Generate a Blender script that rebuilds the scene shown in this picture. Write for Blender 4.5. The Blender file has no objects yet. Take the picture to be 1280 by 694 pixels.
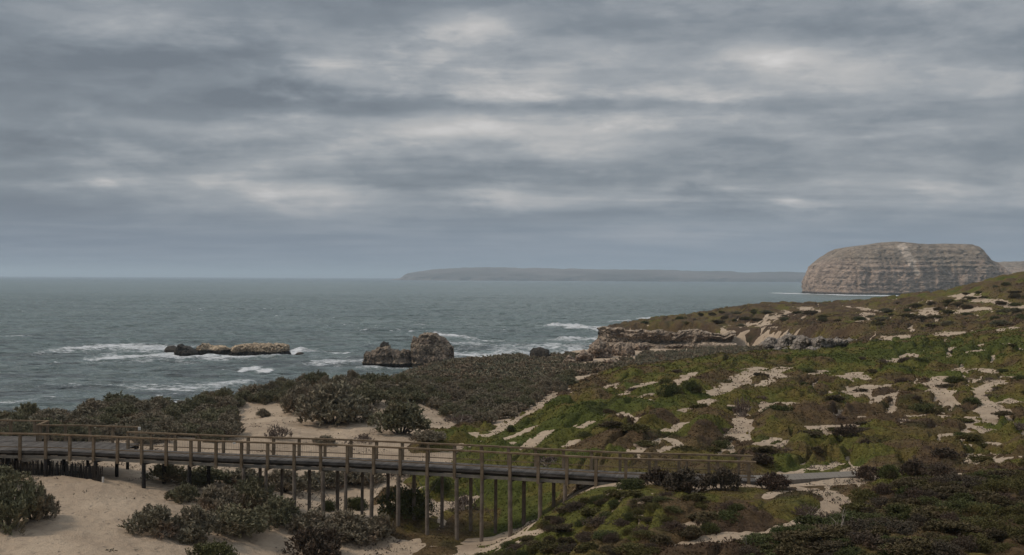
import bpy, math, random
import numpy as np
from mathutils import Matrix, Vector
R = math.radians
rng = np.random.default_rng(7)
random.seed(7)
S = bpy.context.scene

# ------------------------------------------------------------------ camera
CAMZ, FPX, ROLL = 22.0, 1422.0, 0.0045
cam = bpy.data.cameras.new('camera'); camo = bpy.data.objects.new('camera', cam)
S.collection.objects.link(camo); S.camera = camo
cam.sensor_width = 36; cam.lens = 36 * FPX / 1280; cam.clip_start = 0.5; cam.clip_end = 200000
ca, sa = math.cos(ROLL), math.sin(ROLL)
camo.matrix_world = Matrix(((ca, -sa, 0, 0), (0, 0, -1, 0), (sa, ca, 0, CAMZ), (0, 0, 0, 1)))
S.render.resolution_x = 1024; S.render.resolution_y = 555

# ------------------------------------------------------------------ view
S.view_settings.view_transform = 'Standard'; S.view_settings.look = 'None'
S.view_settings.gamma = 1; S.view_settings.exposure = 0.30; S.view_settings.use_curve_mapping = False
S.cycles.use_denoising = True
S.cycles.max_bounces = 5; S.cycles.diffuse_bounces = 3; S.cycles.volume_bounces = 1
S.cycles.transparent_max_bounces = 6

# ------------------------------------------------------------------ node helper
def nn(t, typ, **kw):
    n = t.nodes.new(typ)
    for k, v in kw.items():
        if k == 'inp':
            for kk, vv in v.items():
                if isinstance(vv, bpy.types.NodeSocket): t.links.new(vv, n.inputs[kk])
                else: n.inputs[kk].default_value = vv
        else: setattr(n, k, v)
    return n
def mth(t, op, a, b=None, c=None, clamp=False):
    n = t.nodes.new('ShaderNodeMath'); n.operation = op; n.use_clamp = clamp
    for i, v in enumerate((a, b, c)):
        if v is None: continue
        if isinstance(v, bpy.types.NodeSocket): t.links.new(v, n.inputs[i])
        else: n.inputs[i].default_value = v
    return n.outputs[0]
def mixc(t, f, a, b, typ='MIX'):
    n = t.nodes.new('ShaderNodeMix'); n.data_type = 'RGBA'; n.blend_type = typ; n.clamp_factor = True
    for i, v in ((0, f), (6, a), (7, b)):
        if isinstance(v, bpy.types.NodeSocket): t.links.new(v, n.inputs[i])
        else: n.inputs[i].default_value = (*v, 1) if isinstance(v, tuple) and len(v) == 3 else v
    return n.outputs[2]
def smap(t, v, a, b, c=0.0, d=1.0, smooth=True):
    n = t.nodes.new('ShaderNodeMapRange'); n.interpolation_type = 'SMOOTHSTEP' if smooth else 'LINEAR'
    t.links.new(v, n.inputs[0])
    for i, x in zip((1, 2, 3, 4), (a, b, c, d)): n.inputs[i].default_value = x
    return n.outputs[0]
def noise(t, vec, scale, detail=4, rough=0.5, dist=0.0, out=0):
    n = nn(t, 'ShaderNodeTexNoise', inp={'Scale': scale, 'Detail': detail, 'Roughness': rough, 'Distortion': dist})
    if vec is not None: t.links.new(vec, n.inputs['Vector'])
    return n.outputs[out]
def vmul(t, vec, s, off=(0, 0, 0)):
    n = nn(t, 'ShaderNodeMapping'); t.links.new(vec, n.inputs[0]); n.inputs[3].default_value = s; n.inputs[1].default_value = off
    return n.outputs[0]

# ------------------------------------------------------------------ world: overcast sky
SUN_EL, SUN_AZ = R(46), R(270)          # azimuth clockwise from +Y
W = bpy.data.worlds.new('World'); S.world = W; W.use_nodes = True
t = W.node_tree; t.nodes.clear()
sky = nn(t, 'ShaderNodeTexSky', sky_type='NISHITA', sun_disc=False, sun_elevation=SUN_EL, sun_rotation=SUN_AZ, air_density=1.5, dust_density=3)
tc = nn(t, 'ShaderNodeTexCoord'); d = tc.outputs['Generated']
sp = nn(t, 'ShaderNodeSeparateXYZ'); t.links.new(d, sp.inputs[0])
dz = mth(t, 'MAXIMUM', sp.outputs[2], 0.0)
inv = mth(t, 'DIVIDE', 1.0, mth(t, 'ADD', dz, 0.075))
cx = mth(t, 'MULTIPLY', sp.outputs[0], inv); cy = mth(t, 'MULTIPLY', sp.outputs[1], inv)
cmb = nn(t, 'ShaderNodeCombineXYZ', inp={0: cx, 1: cy, 2: 0.0}); cp = cmb.outputs[0]
big = noise(t, vmul(t, cp, (0.40, 0.62, 1), (3.1, 1.7, 0)), 1.0, 4, 0.5, 0.5)
mid = noise(t, vmul(t, cp, (1.1, 1.9, 1), (7.3, 2.2, 0)), 1.0, 6, 0.55, 0.4)
fine = noise(t, vmul(t, cp, (3.2, 6.0, 1), (1.3, 9.2, 0)), 1.0, 6, 0.6, 0.3)
puff = noise(t, vmul(t, d, (8, 8, 24), (2.2, 5.1, .4)), 1.0, 8, 0.55, 0.25)
puff2 = noise(t, vmul(t, d, (24, 24, 58), (1.2, 3.1, .9)), 1.0, 7, 0.6, 0.3)
den = mth(t, 'ADD', mth(t, 'MULTIPLY', big, 0.56), mth(t, 'ADD', mth(t, 'MULTIPLY', mid, 0.14), mth(t, 'MULTIPLY', fine, 0.02)))
den = mth(t, 'ADD', den, mth(t, 'ADD', mth(t, 'MULTIPLY', puff, 0.28), mth(t, 'MULTIPLY', mth(t, 'SUBTRACT', puff2, .5), 0.13)))
la = noise(t, vmul(t, d, (4.2, 4.2, 15), (4.2, 7.1, 1.4)), 1.0, 10, 0.58, 0.15)
lb = noise(t, vmul(t, d, (11, 11, 34), (8.2, 1.1, 3.4)), 1.0, 10, 0.60, 0.2)
lc_s = noise(t, vmul(t, d, (2.6, 2.6, 22), (1.2, 3.3, 7.4)), 1.0, 10, 0.62, 0.1)
for q_, a0, a1, am in ((la, .47, .57, .048), (lb, .48, .59, .034), (lc_s, .46, .55, -.045)):
    den = mth(t, 'ADD', den, mth(t, 'MULTIPLY', mth(t, 'SUBTRACT', smap(t, q_, a0, a1), .5), am))
# individual bright and dark parts of the cloud deck, as directions in the sky
def skyblob(px, py, wx, wy, amp, den):
    u = (px - 640) / FPX; v = (347 - py) / FPX
    rx = mth(t, 'DIVIDE', sp.outputs[0], sp.outputs[1]); rz = mth(t, 'DIVIDE', sp.outputs[2], sp.outputs[1])
    wob = mth(t, 'MULTIPLY', mth(t, 'SUBTRACT', puff, 0.5), 0.12)
    a = mth(t, 'DIVIDE', mth(t, 'SUBTRACT', mth(t, 'ADD', rx, wob), u), wx / FPX)
    b = mth(t, 'DIVIDE', mth(t, 'SUBTRACT', mth(t, 'ADD', rz, mth(t, 'MULTIPLY', wob, 0.5)), v), wy / FPX)
    r2 = mth(t, 'ADD', mth(t, 'MULTIPLY', a, a), mth(t, 'MULTIPLY', b, b))
    g = mth(t, 'EXPONENT', mth(t, 'MULTIPLY', r2, -1.0))
    g = mth(t, 'MULTIPLY', g, mth(t, 'GREATER_THAN', sp.outputs[1], 0.0))
    return mth(t, 'ADD', den, mth(t, 'MULTIPLY', g, amp))
for b in [(390, 88, 95, 26, .15), (575, 36, 75, 20, .15), (640, 70, 240, 60, .11), (950, 72, 75, 20, .12), (110, 20, 140, 22, .06),
          (300, 160, 230, 14, .05), (620, 170, 260, 16, .04), (960, 118, 150, 18, .03), (860, 25, 170, 26, .04), (1100, 170, 160, 12, .05),
          (200, 75, 210, 22, -.11), (360, 135, 190, 15, -.14), (720, 128, 330, 13, -.11), (1060, 40, 130, 30, -.08), (40, 190, 60, 10, -.10),
          (95, 242, 40, 9, .08), (118, 236, 16, 9, .08), (310, 215, 60, 14, .03), (615, 240, 50, 11, .08), (350, 232, 26, 16, .10), (400, 238, 30, 12, .08), (850, 232, 34, 9, .11), (895, 240, 40, 8, .09), (990, 247, 24, 7, .13), (1030, 253, 40, 6, .08),
          (640, 262, 170, 6, -.06), (870, 272, 180, 6, -.05), (1230, 110, 120, 60, -.05), (0, 120, 130, 200, -.06)]:
    den = skyblob(*b, den)
cl = nn(t, 'ShaderNodeValToRGB'); t.links.new(den, cl.inputs[0])
e = cl.color_ramp.elements
e[0].position = 0.33; e[0].color = (.125, .145, .172, 1)
e[1].position = 0.78; e[1].color = (.62, .60, .59, 1)
for p, c in ((0.45, (.178, .202, .230, 1)), (0.56, (.272, .290, .312, 1)), (0.66, (.41, .405, .405, 1))):
    q = e.new(p); q.color = c
hz = smap(t, dz, 0.008, 0.085, 0.0, 1.0)
hor = mixc(t, smap(t, sp.outputs[0], -0.45, 0.25), (.135, .163, .215), (.182, .220, .275))
low = mixc(t, mth(t, 'MULTIPLY', mth(t, 'SUBTRACT', mid, 0.42, clamp=True), 1.2), hor, (.27, .29, .33))
col = mixc(t, hz, low, cl.outputs[0])
zen = smap(t, dz, 0.25, 0.85, 1.0, 2.1)
zc = nn(t, 'ShaderNodeVectorMath', operation='SCALE'); t.links.new(col, zc.inputs[0])
t.links.new(mth(t, 'MULTIPLY', zen, 10.0), zc.inputs['Scale'])
fin = mixc(t, 0.97, sky.outputs[0], zc.outputs[0])
bg = nn(t, 'ShaderNodeBackground', inp={'Color': fin, 'Strength': 0.1})
wo = nn(t, 'ShaderNodeOutputWorld'); t.links.new(bg.outputs[0], wo.inputs[0])

sun = bpy.data.lights.new('sun', 'SUN'); suno = bpy.data.objects.new('sun', sun); S.collection.objects.link(suno)
sun.energy = 1.6; sun.angle = R(10); sun.color = (1.0, 0.89, 0.76)
sd = Vector((math.sin(SUN_AZ) * math.cos(SUN_EL), math.cos(SUN_AZ) * math.cos(SUN_EL), math.sin(SUN_EL)))
suno.rotation_euler = sd.to_track_quat('Z', 'Y').to_euler()

# ------------------------------------------------------------------ geometry helpers
def ray(px, py):
    u = (px - 640) / FPX; v = (347 - py) / FPX
    return (ca * u - sa * v, 1.0, sa * u + ca * v)
def P(px, py, Y):
    r = ray(px, py); return (r[0] * Y, Y, CAMZ + r[2] * Y)
def onz(px, py, z=0.0):
    r = ray(px, py); Y = (z - CAMZ) / r[2]; return (r[0] * Y, Y, z)
def sstep(a, b, x):
    k = np.clip((x - a) / (b - a), 0, 1); return k * k * (3 - 2 * k)
def _h(ix, iy, iz, seed):
    with np.errstate(over='ignore'):
        h = (ix.astype(np.uint32) * np.uint32(374761393) + iy.astype(np.uint32) * np.uint32(668265263)
             + iz.astype(np.uint32) * np.uint32(2147483647) + np.uint32((seed * 974634777) & 0xffffffff))
        h = (h ^ (h >> np.uint32(13))) * np.uint32(1274126177)
        h = (h ^ (h >> np.uint32(16))) * np.uint32(2246822519)
        h = h ^ (h >> np.uint32(15))
    return h.astype(np.float64) / 4294967295.0
def vnoise(x, y, z=None, seed=0):
    x = np.asarray(x, float); y = np.asarray(y, float)
    z = np.zeros_like(x) if z is None else np.asarray(z, float)
    x, y, z = np.broadcast_arrays(x, y, z)
    two = not np.any(z)
    xi, yi, zi = [np.floor(a).astype(np.int64) for a in (x, y, z)]
    f = [a - b for a, b in ((x, xi), (y, yi), (z, zi))]
    w = [a * a * a * (a * (a * 6 - 15) + 10) for a in f]
    def plane(k):
        a = _h(xi, yi, zi + k, seed); b = _h(xi + 1, yi, zi + k, seed)
        c = _h(xi, yi + 1, zi + k, seed); dd = _h(xi + 1, yi + 1, zi + k, seed)
        return (a * (1 - w[0]) + b * w[0]) * (1 - w[1]) + (c * (1 - w[0]) + dd * w[0]) * w[1]
    p = plane(0)
    return (p if two else p * (1 - w[2]) + plane(1) * w[2]) * 2 - 1
def fbm(x, y, z=None, oct=4, seed=0, gain=0.5):
    s = 0; a = 1; n = 0; k = 1.0
    x = np.asarray(x, float); y = np.asarray(y, float)
    for o in range(oct):
        c, q = math.cos(o * 1.3), math.sin(o * 1.3)
        X = (c * x - q * y) * k + o * 17.3; Y = (q * x + c * y) * k + o * 9.1
        s = s + a * vnoise(X, Y, None if z is None else np.asarray(z) * k + o * 5.7, seed + o); n += a; a *= gain; k *= 2.03
    return s / n
def voro(x, y, seed=0, jit=0.85):
    xi = np.floor(x).astype(np.int64); yi = np.floor(y).astype(np.int64); z = np.zeros_like(xi)
    best = np.full(x.shape, 9.0); cid = np.zeros(x.shape)
    for i in (-1, 0, 1):
        for j in (-1, 0, 1):
            cx_ = xi + i; cy_ = yi + j
            qx = cx_ + .5 + jit * (_h(cx_, cy_, z, seed) - .5); qy = cy_ + .5 + jit * (_h(cx_, cy_, z, seed + 1) - .5)
            dd = np.hypot(x - qx, y - qy); m = dd < best
            best = np.where(m, dd, best); cid = np.where(m, _h(cx_, cy_, z, seed + 2), cid)
    return best, cid
def segdist(X, Y, pts):
    best = np.full(np.shape(X), 1e9)
    if len(pts) == 1: return np.hypot(X - pts[0][0], Y - pts[0][1])
    for (ax, ay), (bx, by) in zip(pts[:-1], pts[1:]):
        dx, dy = bx - ax, by - ay; L = dx * dx + dy * dy + 1e-9
        k = np.clip(((X - ax) * dx + (Y - ay) * dy) / L, 0, 1)
        best = np.minimum(best, np.hypot(X - ax - k * dx, Y - ay - k * dy))
    return best
def inpoly(X, Y, poly):
    r = np.zeros(np.shape(X), bool); n = len(poly)
    for i in range(n):
        x1, y1 = poly[i]; x2, y2 = poly[(i + 1) % n]
        c = ((y1 > Y) != (y2 > Y)) & (X < (x2 - x1) * (Y - y1) / ((y2 - y1) if y2 != y1 else 1e-9) + x1)
        r ^= c
    return r
def sdpoly(X, Y, poly):
    dd = segdist(X, Y, poly + [poly[0]]); return np.where(inpoly(X, Y, poly), dd, -dd)
class TPS:
    def __init__(s, pts, lam=1e-3, us=4.0):
        s.us = us; p = np.array(pts, float); s.c = s.m(p[:, 0], p[:, 1]); n = len(p)
        K = s.k(s.c, s.c) + lam * np.eye(n); Q = np.c_[np.ones(n), s.c]
        A = np.block([[K, Q], [Q.T, np.zeros((3, 3))]])
        s.w = np.linalg.solve(A, np.r_[p[:, 2], 0, 0, 0])
    def m(s, X, Y):
        Yc = np.maximum(Y, 5.0); return np.c_[np.clip(X / Yc, -.8, .8) * s.us, np.log(Yc) * 1.6]
    def k(s, a, b):
        r2 = ((a[:, None, :] - b[None, :, :]) ** 2).sum(-1); return 0.5 * r2 * np.log(r2 + 1e-12)
    def __call__(s, X, Y):
        sh = np.shape(X); x = np.ravel(X).astype(float); y = np.ravel(Y).astype(float); o = np.empty(len(x))
        for i in range(0, len(x), 40000):
            q = s.m(x[i:i + 40000], y[i:i + 40000]); o[i:i + 40000] = s.k(q, s.c) @ s.w[:-3] + s.w[-3] + q @ s.w[-2:]
        return o.reshape(sh)

def mk(name, V, F, mat, parent=None, col=None, smooth=True, attrs=None):
    V = np.asarray(V, float); F = np.asarray(F)
    me = bpy.data.meshes.new(name); n = F.shape[1]
    me.vertices.add(len(V)); me.vertices.foreach_set('co', V.astype(np.float32).ravel())
    me.loops.add(F.size); me.loops.foreach_set('vertex_index', F.astype(np.int32).ravel())
    me.polygons.add(len(F)); me.polygons.foreach_set('loop_start', np.arange(0, F.size, n, dtype=np.int32))
    me.polygons.foreach_set('use_smooth', np.full(len(F), smooth))
    if col is not None:
        a = me.color_attributes.new('col', 'FLOAT_COLOR', 'POINT'); c = np.ones((len(V), 4), np.float32); c[:, :3] = col
        a.data.foreach_set('color', c.ravel())
    for k, v in (attrs or {}).items():
        a = me.attributes.new(k, 'FLOAT', 'POINT'); a.data.foreach_set('value', np.asarray(v, np.float32))
    me.update(calc_edges=True); me.validate()
    me.materials.append(mat)
    o = bpy.data.objects.new(name, me); S.collection.objects.link(o)
    if parent is not None: o.parent = parent
    return o
def tag(o, label=None, cat=None, group=None, kind=None):
    if label: o['label'] = label
    if cat: o['category'] = cat
    if group: o['group'] = group
    if kind: o['kind'] = kind
    return o
def empty(name, loc=(0, 0, 0)):
    o = bpy.data.objects.new(name, None); S.collection.objects.link(o); o.location = loc; o.empty_display_size = .3; return o
class MB:
    def __init__(s): s.V = []; s.F = []; s.n = 0
    def add(s, V, F): s.V.append(np.asarray(V, float)); s.F.append(np.asarray(F) + s.n); s.n += len(V)
    def box(s, c, sx, sy, sz, ax=(1, 0, 0), up=(0, 0, 1)):
        ax = Vector(ax).normalized(); up = Vector(up); ay = up.cross(ax).normalized(); az = ax.cross(ay)
        V = [Vector(c) + ax * (i * sx / 2) + ay * (j * sy / 2) + az * (k * sz / 2) for i in (-1, 1) for j in (-1, 1) for k in (-1, 1)]
        s.add([tuple(v) for v in V], [(0, 1, 3, 2), (4, 6, 7, 5), (0, 4, 5, 1), (2, 3, 7, 6), (0, 2, 6, 4), (1, 5, 7, 3)])
    def bar(s, a, b, w, h):
        a = Vector(a); b = Vector(b); up = (0, 0, 1) if abs((b - a).normalized().z) < .95 else (0, 1, 0)
        s.box((a + b) / 2, (b - a).length, w, h, b - a, up)
    def tube(s, pts, rad, n=6):
        pts = [Vector(p) for p in pts]; V = []; m = len(pts)
        for i, p in enumerate(pts):
            dr = (pts[min(i + 1, m - 1)] - pts[max(i - 1, 0)]).normalized()
            a = dr.orthogonal().normalized(); b = dr.cross(a)
            for k in range(n):
                th = 2 * math.pi * k / n; V.append(tuple(p + (a * math.cos(th) + b * math.sin(th)) * rad[i]))
        F = [(i * n + k, i * n + (k + 1) % n, (i + 1) * n + (k + 1) % n, (i + 1) * n + k) for i in range(m - 1) for k in range(n)]
        s.add(V, F)
    def build(s, name, mat, parent=None, smooth=False): return mk(name, np.concatenate(s.V), np.concatenate(s.F), mat, parent, smooth=smooth)

# ------------------------------------------------------------------ materials
def mat(name, fn):
    m = bpy.data.materials.new(name); m.use_nodes = True; t = m.node_tree; b = t.nodes['Principled BSDF']
    b.inputs['Roughness'].default_value = 0.9; b.inputs['Specular IOR Level'].default_value = 0.2
    fn(t, b); return m
def setc(t, b, c, name='Base Color'):
    t.links.new(c, b.inputs[name])
def bump(t, b, h, dist, strength=1.0):
    n = nn(t, 'ShaderNodeBump', inp={'Strength': strength, 'Distance': dist, 'Height': h}); t.links.new(n.outputs[0], b.inputs['Normal'])
def pos(t): return nn(t, 'ShaderNodeNewGeometry').outputs['Position']
def m_sand(t, b):
    p = pos(t); n1 = noise(t, p, 0.25, 5, .6); n2 = noise(t, p, 3.0, 5, .6); n3 = noise(t, vmul(t, p, (3, .8, 1)), 1.5, 4, .6)
    c = mixc(t, smap(t, n1, .35, .65), (.36, .272, .192), (.47, .365, .262))
    c = mixc(t, mth(t, 'MULTIPLY', smap(t, n2, .52, .7), .45), c, (.20, .155, .115))
    c = mixc(t, mth(t, 'MULTIPLY', smap(t, n3, .55, .72), .3), c, (.26, .21, .165))
    vo = nn(t, 'ShaderNodeTexVoronoi', inp={'Vector': vmul(t, p, (1.6, 1.6, .2)), 'Scale': 1.0}).outputs[0]
    dent = mth(t, 'MULTIPLY', smap(t, vo, .10, .26), smap(t, noise(t, p, .16, 3, .5), .44, .56))
    wv = noise(t, vmul(t, p, (.9, 5.0, 1)), 1.0, 3, .5, .5)
    setc(t, b, c); bump(t, b, mth(t, 'ADD', mth(t, 'ADD', n2, mth(t, 'MULTIPLY', noise(t, p, 12, 3, .6), .5)), mth(t, 'ADD', mth(t, 'MULTIPLY', dent, .9), mth(t, 'MULTIPLY', wv, .5))), .14, 1.0)
M_sand = mat('sand', m_sand)
def m_cover(t, b):
    a = nn(t, 'ShaderNodeAttribute', attribute_name='col'); p = pos(t)
    n = noise(t, p, 6.0, 5, .7); n2 = noise(t, p, 1.3, 4, .6)
    k = mth(t, 'MULTIPLY', smap(t, n, .3, .7, .62, 1.34), smap(t, n2, .3, .7, .8, 1.2))
    v = nn(t, 'ShaderNodeVectorMath', operation='SCALE', inp={0: a.outputs['Color'], 'Scale': k})
    setc(t, b, v.outputs[0]); b.inputs['Specular IOR Level'].default_value = .08; bump(t, b, n, .15, 1.0)
M_cover = mat('ground_cover', m_cover)
def m_leafattr(t, b):
    a = nn(t, 'ShaderNodeAttribute', attribute_name='col'); setc(t, b, a.outputs['Color'])
    b.inputs['Roughness'].default_value = .8; b.inputs['Specular IOR Level'].default_value = .1
M_tuft = mat('tuft_leaves', m_leafattr)
def leafmat(name, c1, c2, c3):
    def f(t, b):
        oi = nn(t, 'ShaderNodeObjectInfo'); g = nn(t, 'ShaderNodeNewGeometry')
        tcx = nn(t, 'ShaderNodeTexCoord').outputs['Object']
        n = noise(t, tcx, 1.1, 3, .6)
        c = mixc(t, oi.outputs['Random'], c1, c2)
        c = mixc(t, smap(t, n, .45, .68), c, c3)
        k = smap(t, g.outputs['Random Per Island'], 0, 1, .75, 1.25, False)
        v = nn(t, 'ShaderNodeVectorMath', operation='SCALE', inp={0: c, 'Scale': k})
        setc(t, b, v.outputs[0]); b.inputs['Roughness'].default_value = .75; b.inputs['Specular IOR Level'].default_value = .12
    return mat(name, f)
M_grey = leafmat('grey_leaves', (.195, .175, .122), (.235, .195, .138), (.215, .150, .105))
M_green = leafmat('green_leaves', (.065, .078, .028), (.085, .085, .034), (.085, .066, .034))
M_dark = leafmat('dark_leaves', (.092, .064, .048), (.075, .062, .044), (.110, .072, .048))
M_dead = leafmat('dead_leaves', (.150, .115, .095), (.14, .10, .08), (.12, .085, .065))
M_olive = leafmat('olive_leaves', (.140, .138, .080), (.175, .160, .098), (.185, .135, .085))
M_heath = leafmat('heath_leaves', (.105, .085, .042), (.075, .060, .036), (.115, .072, .046))
M_yel = leafmat('yellowgreen_leaves', (.100, .092, .032), (.085, .075, .030), (.110, .075, .035))
def m_stem(t, b):
    n = noise(t, pos(t), 6, 3); setc(t, b, mixc(t, n, (.09, .07, .055), (.20, .165, .14)))
M_stem = mat('stem_wood', m_stem)
def m_twig(t, b):
    n = noise(t, pos(t), 9, 3); setc(t, b, mixc(t, n, (.20, .16, .13), (.36, .31, .27)))
M_twig = mat('dead_twig_wood', m_twig)
def woodmat(name, c1, c2):
    def f(t, b):
        p = nn(t, 'ShaderNodeTexCoord').outputs['Object']; n = noise(t, p, 2.2, 5, .6); n2 = noise(t, vmul(t, p, (1, 6, 6)), 5, 4, .6)
        g = nn(t, 'ShaderNodeNewGeometry')
        c = mixc(t, smap(t, n, .35, .65), c1, c2)
        c = mixc(t, mth(t, 'MULTIPLY', smap(t, n2, .5, .75), .5), c, tuple(x * .45 for x in c1))
        k = smap(t, g.outputs['Random Per Island'], 0, 1, .72, 1.28, False)
        v = nn(t, 'ShaderNodeVectorMath', operation='SCALE', inp={0: c, 'Scale': k})
        setc(t, b, v.outputs[0]); bump(t, b, n2, .01, .6)
    return mat(name, f)
M_rail = woodmat('weathered_rail_wood', (.125, .085, .050), (.195, .142, .090))
M_post = woodmat('post_wood', (.120, .088, .056), (.185, .142, .098))
M_leg = woodmat('leg_wood', (.110, .088, .070), (.175, .145, .118))
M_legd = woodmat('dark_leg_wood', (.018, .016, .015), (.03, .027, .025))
M_deck = woodmat('grey_deck_boards', (.075, .066, .058), (.115, .103, .092))
M_bear = woodmat('bearer_wood', (.15, .135, .115), (.21, .19, .16))
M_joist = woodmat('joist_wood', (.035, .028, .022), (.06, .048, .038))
def m_wire(t, b): b.inputs['Base Color'].default_value = (.18, .18, .18, 1); b.inputs['Metallic'].default_value = .8; b.inputs['Roughness'].default_value = .5
M_wire = mat('galvanised_wire', m_wire)
def m_white(t, b): setc(t, b, mixc(t, noise(t, pos(t), 5, 3), (.45, .42, .38), (.68, .66, .62)))
M_white = mat('bleached_post', m_white)
def m_conc(t, b): setc(t, b, mixc(t, noise(t, pos(t), 2, 5), (.15, .132, .112), (.21, .185, .155)))
M_conc = mat('path_concrete', m_conc)
def rockmat(name, ca_, cb_, cc_, strata, sc, wet=None, bd=.6):
    def f(t, b):
        p = pos(t); s = nn(t, 'ShaderNodeSeparateXYZ', inp={0: p})
        n1 = noise(t, p, sc, 6, .6); n2 = noise(t, p, sc * 5, 6, .65)
        zz = mth(t, 'ADD', mth(t, 'MULTIPLY', s.outputs[2], strata), mth(t, 'MULTIPLY', n1, 2.2))
        st = nn(t, 'ShaderNodeTexNoise', noise_dimensions='1D', inp={'W': zz, 'Scale': 1.0, 'Detail': 4, 'Roughness': .6}).outputs[0]
        c = mixc(t, smap(t, n1, .38, .62), ca_, cb_)
        c = mixc(t, smap(t, st, .42, .62), c, cc_)
        k = smap(t, n2, .3, .7, .42, 1.5)
        v = nn(t, 'ShaderNodeVectorMath', operation='SCALE', inp={0: c, 'Scale': k}); c = v.outputs[0]
        ck = mth(t, 'ABSOLUTE', mth(t, 'SUBTRACT', noise(t, vmul(t, p, (1, 1, 2.2)), sc * 1.6, 5, .65, .6), .5))
        c = mixc(t, smap(t, ck, 0, .045, .8, 0), c, (.035, .028, .022))
        if wet:
            w = smap(t, mth(t, 'ADD', s.outputs[2], mth(t, 'MULTIPLY', mth(t, 'SUBTRACT', n1, .5), wet * .9)), wet * .75, wet * 1.25, 1, 0)
            c = mixc(t, w, c, (.022, .018, .014))
        setc(t, b, c); bump(t, b, mth(t, 'ADD', n2, mth(t, 'MULTIPLY', st, .8)), bd, 1.0)
    return mat(name, f)
M_reef = rockmat('reef_rock', (.56, .43, .29), (.40, .30, .205), (.64, .52, .37), .8, .35, 1.05, .7)
M_stack = rockmat('stack_rock', (.30, .23, .17), (.17, .13, .10), (.42, .33, .24), .7, .45, .7, .8)
M_dkrock = rockmat('dark_reef_rock', (.07, .06, .05), (.045, .04, .034), (.09, .075, .06), .8, .5, .5, .4)
M_clf = rockmat('ledge_rock', (.36, .28, .21), (.22, .17, .13), (.46, .37, .28), .7, .35, None, .6)
M_orange = rockmat('ochre_rock', (.30, .215, .15), (.22, .16, .12), (.36, .28, .21), .5, .35, None, .5)
M_greyrock = rockmat('grey_ledge_rock', (.31, .265, .22), (.19, .16, .135), (.42, .36, .30), .8, .5, None, .5)

# ------------------------------------------------------------------ terrain height
lowp = []
def L(px, py, Y): p = P(px, py, Y); lowp.append((p[0], p[1], p[2]))
def Z(px, Y, z): p = P(px, 347, Y); lowp.append((p[0], Y, z))
for px in (-500, 0, 320, 640, 960, 1280, 1780):
    for Y, z in ((5, 19.6), (10, 18.1), (20, 15.6), (30, 13.3)): Z(px, Y, z)
for a in [(0, 694, 50), (100, 694, 50.5), (200, 694, 52), (300, 694, 55), (400, 694, 58), (500, 694, 58), (570, 694, 56.5),
          (-500, 640, 60), (-500, 590, 69), (10, 590, 69), (125, 599, 67.5), (179, 606, 66.8), (233, 615, 66), (293, 630, 65), (359, 645, 64.6), (425, 652, 64),
          (463, 658, 63.6), (532, 668, 62.5), (610, 674, 61.3), (647, 662, 61), (686, 640, 60.5), (727, 612, 60), (768, 604, 59.3),
          (850, 604, 58.6), (940, 604, 58.4), (1060, 601, 58.6),
          (640, 676, 53), (690, 644, 55), (740, 616, 56.5), (640, 694, 51), (700, 694, 49), (800, 694, 46.5), (900, 694, 44.5),
          (1000, 694, 43.3), (1100, 694, 42.5), (1280, 694, 41.5), (1780, 694, 41), (800, 645, 50.5), (900, 645, 50), (1000, 643, 50), (1280, 622, 50),
          (1150, 640, 48.5), (1280, 592, 57.5), (1780, 592, 57),
          (400, 622, 72), (450, 630, 69.6), (500, 625, 69.5), (600, 615, 71), (700, 595, 70),
          (600, 562, 86), (700, 543, 85), (800, 562, 72), (760, 522, 90), (900, 562, 74), (1000, 562, 74), (1100, 562, 73), (1280, 562, 70.5), (1780, 562, 70),
          (400, 537, 96), (470, 550, 90), (300, 522, 104), (330, 542, 91), (200, 548, 86), (100, 548, 84), (0, 547, 83), (-500, 547, 83),
          (400, 512, 106), (560, 522, 106), (640, 502, 125), (720, 502, 111), (560, 483, 150), (560, 462, 200), (640, 474, 175), (640, 455, 225),
          (720, 478, 141), (720, 466, 185), (720, 452, 250), (800, 482, 119), (800, 467, 140), (900, 482, 113), (900, 452, 152),
          (1000, 482, 113), (1000, 522, 89), (1100, 522, 89), (1280, 522, 86.5), (1100, 472, 121), (1280, 482, 101), (1780, 482, 101), (1000, 441, 190),
          (1000, 434, 215), (1100, 428, 200), (1280, 428, 161), (1780, 428, 161)]: L(*a)
for a in [(-500, 96, 9.4), (0, 94, 9.4), (150, 101, 9.9), (300, 112, 10.2), (400, 118, 10.6), (470, 116, 10.5), (0, 115, 7), (0, 135, 3), (0, 160, .2), (0, 190, -2), (0, 400, -8),
          (-500, 115, 7), (-500, 135, 3), (-500, 160, .2), (-500, 190, -2), (-500, 400, -8),
          (300, 130, 8), (300, 150, 4.2), (300, 178, .3), (300, 205, -2), (300, 400, -8), (430, 140, 8.6), (430, 165, 5), (430, 200, .5), (430, 230, -2),
          (560, 240, 2.8), (560, 268, -1.2), (560, 400, -8), (640, 258, 3), (640, 288, -1.2), (720, 300, 2.8), (720, 330, -1.2), (720, 420, -6),
          (790, 200, 5.5), (790, 260, 4.3), (840, 290, 3.4), (900, 200, 7.4), (900, 235, 5.5), (850, 330, 2), (850, 380, -3), (960, 260, 5), (1000, 300, 3), (1000, 420, -4),
          (1280, 260, 10), (1280, 420, 0), (1780, 260, 10), (1780, 420, 0)]: Z(*a)
low_s = TPS(lowp, 2e-3)
save = lowp; lowp = []
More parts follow.
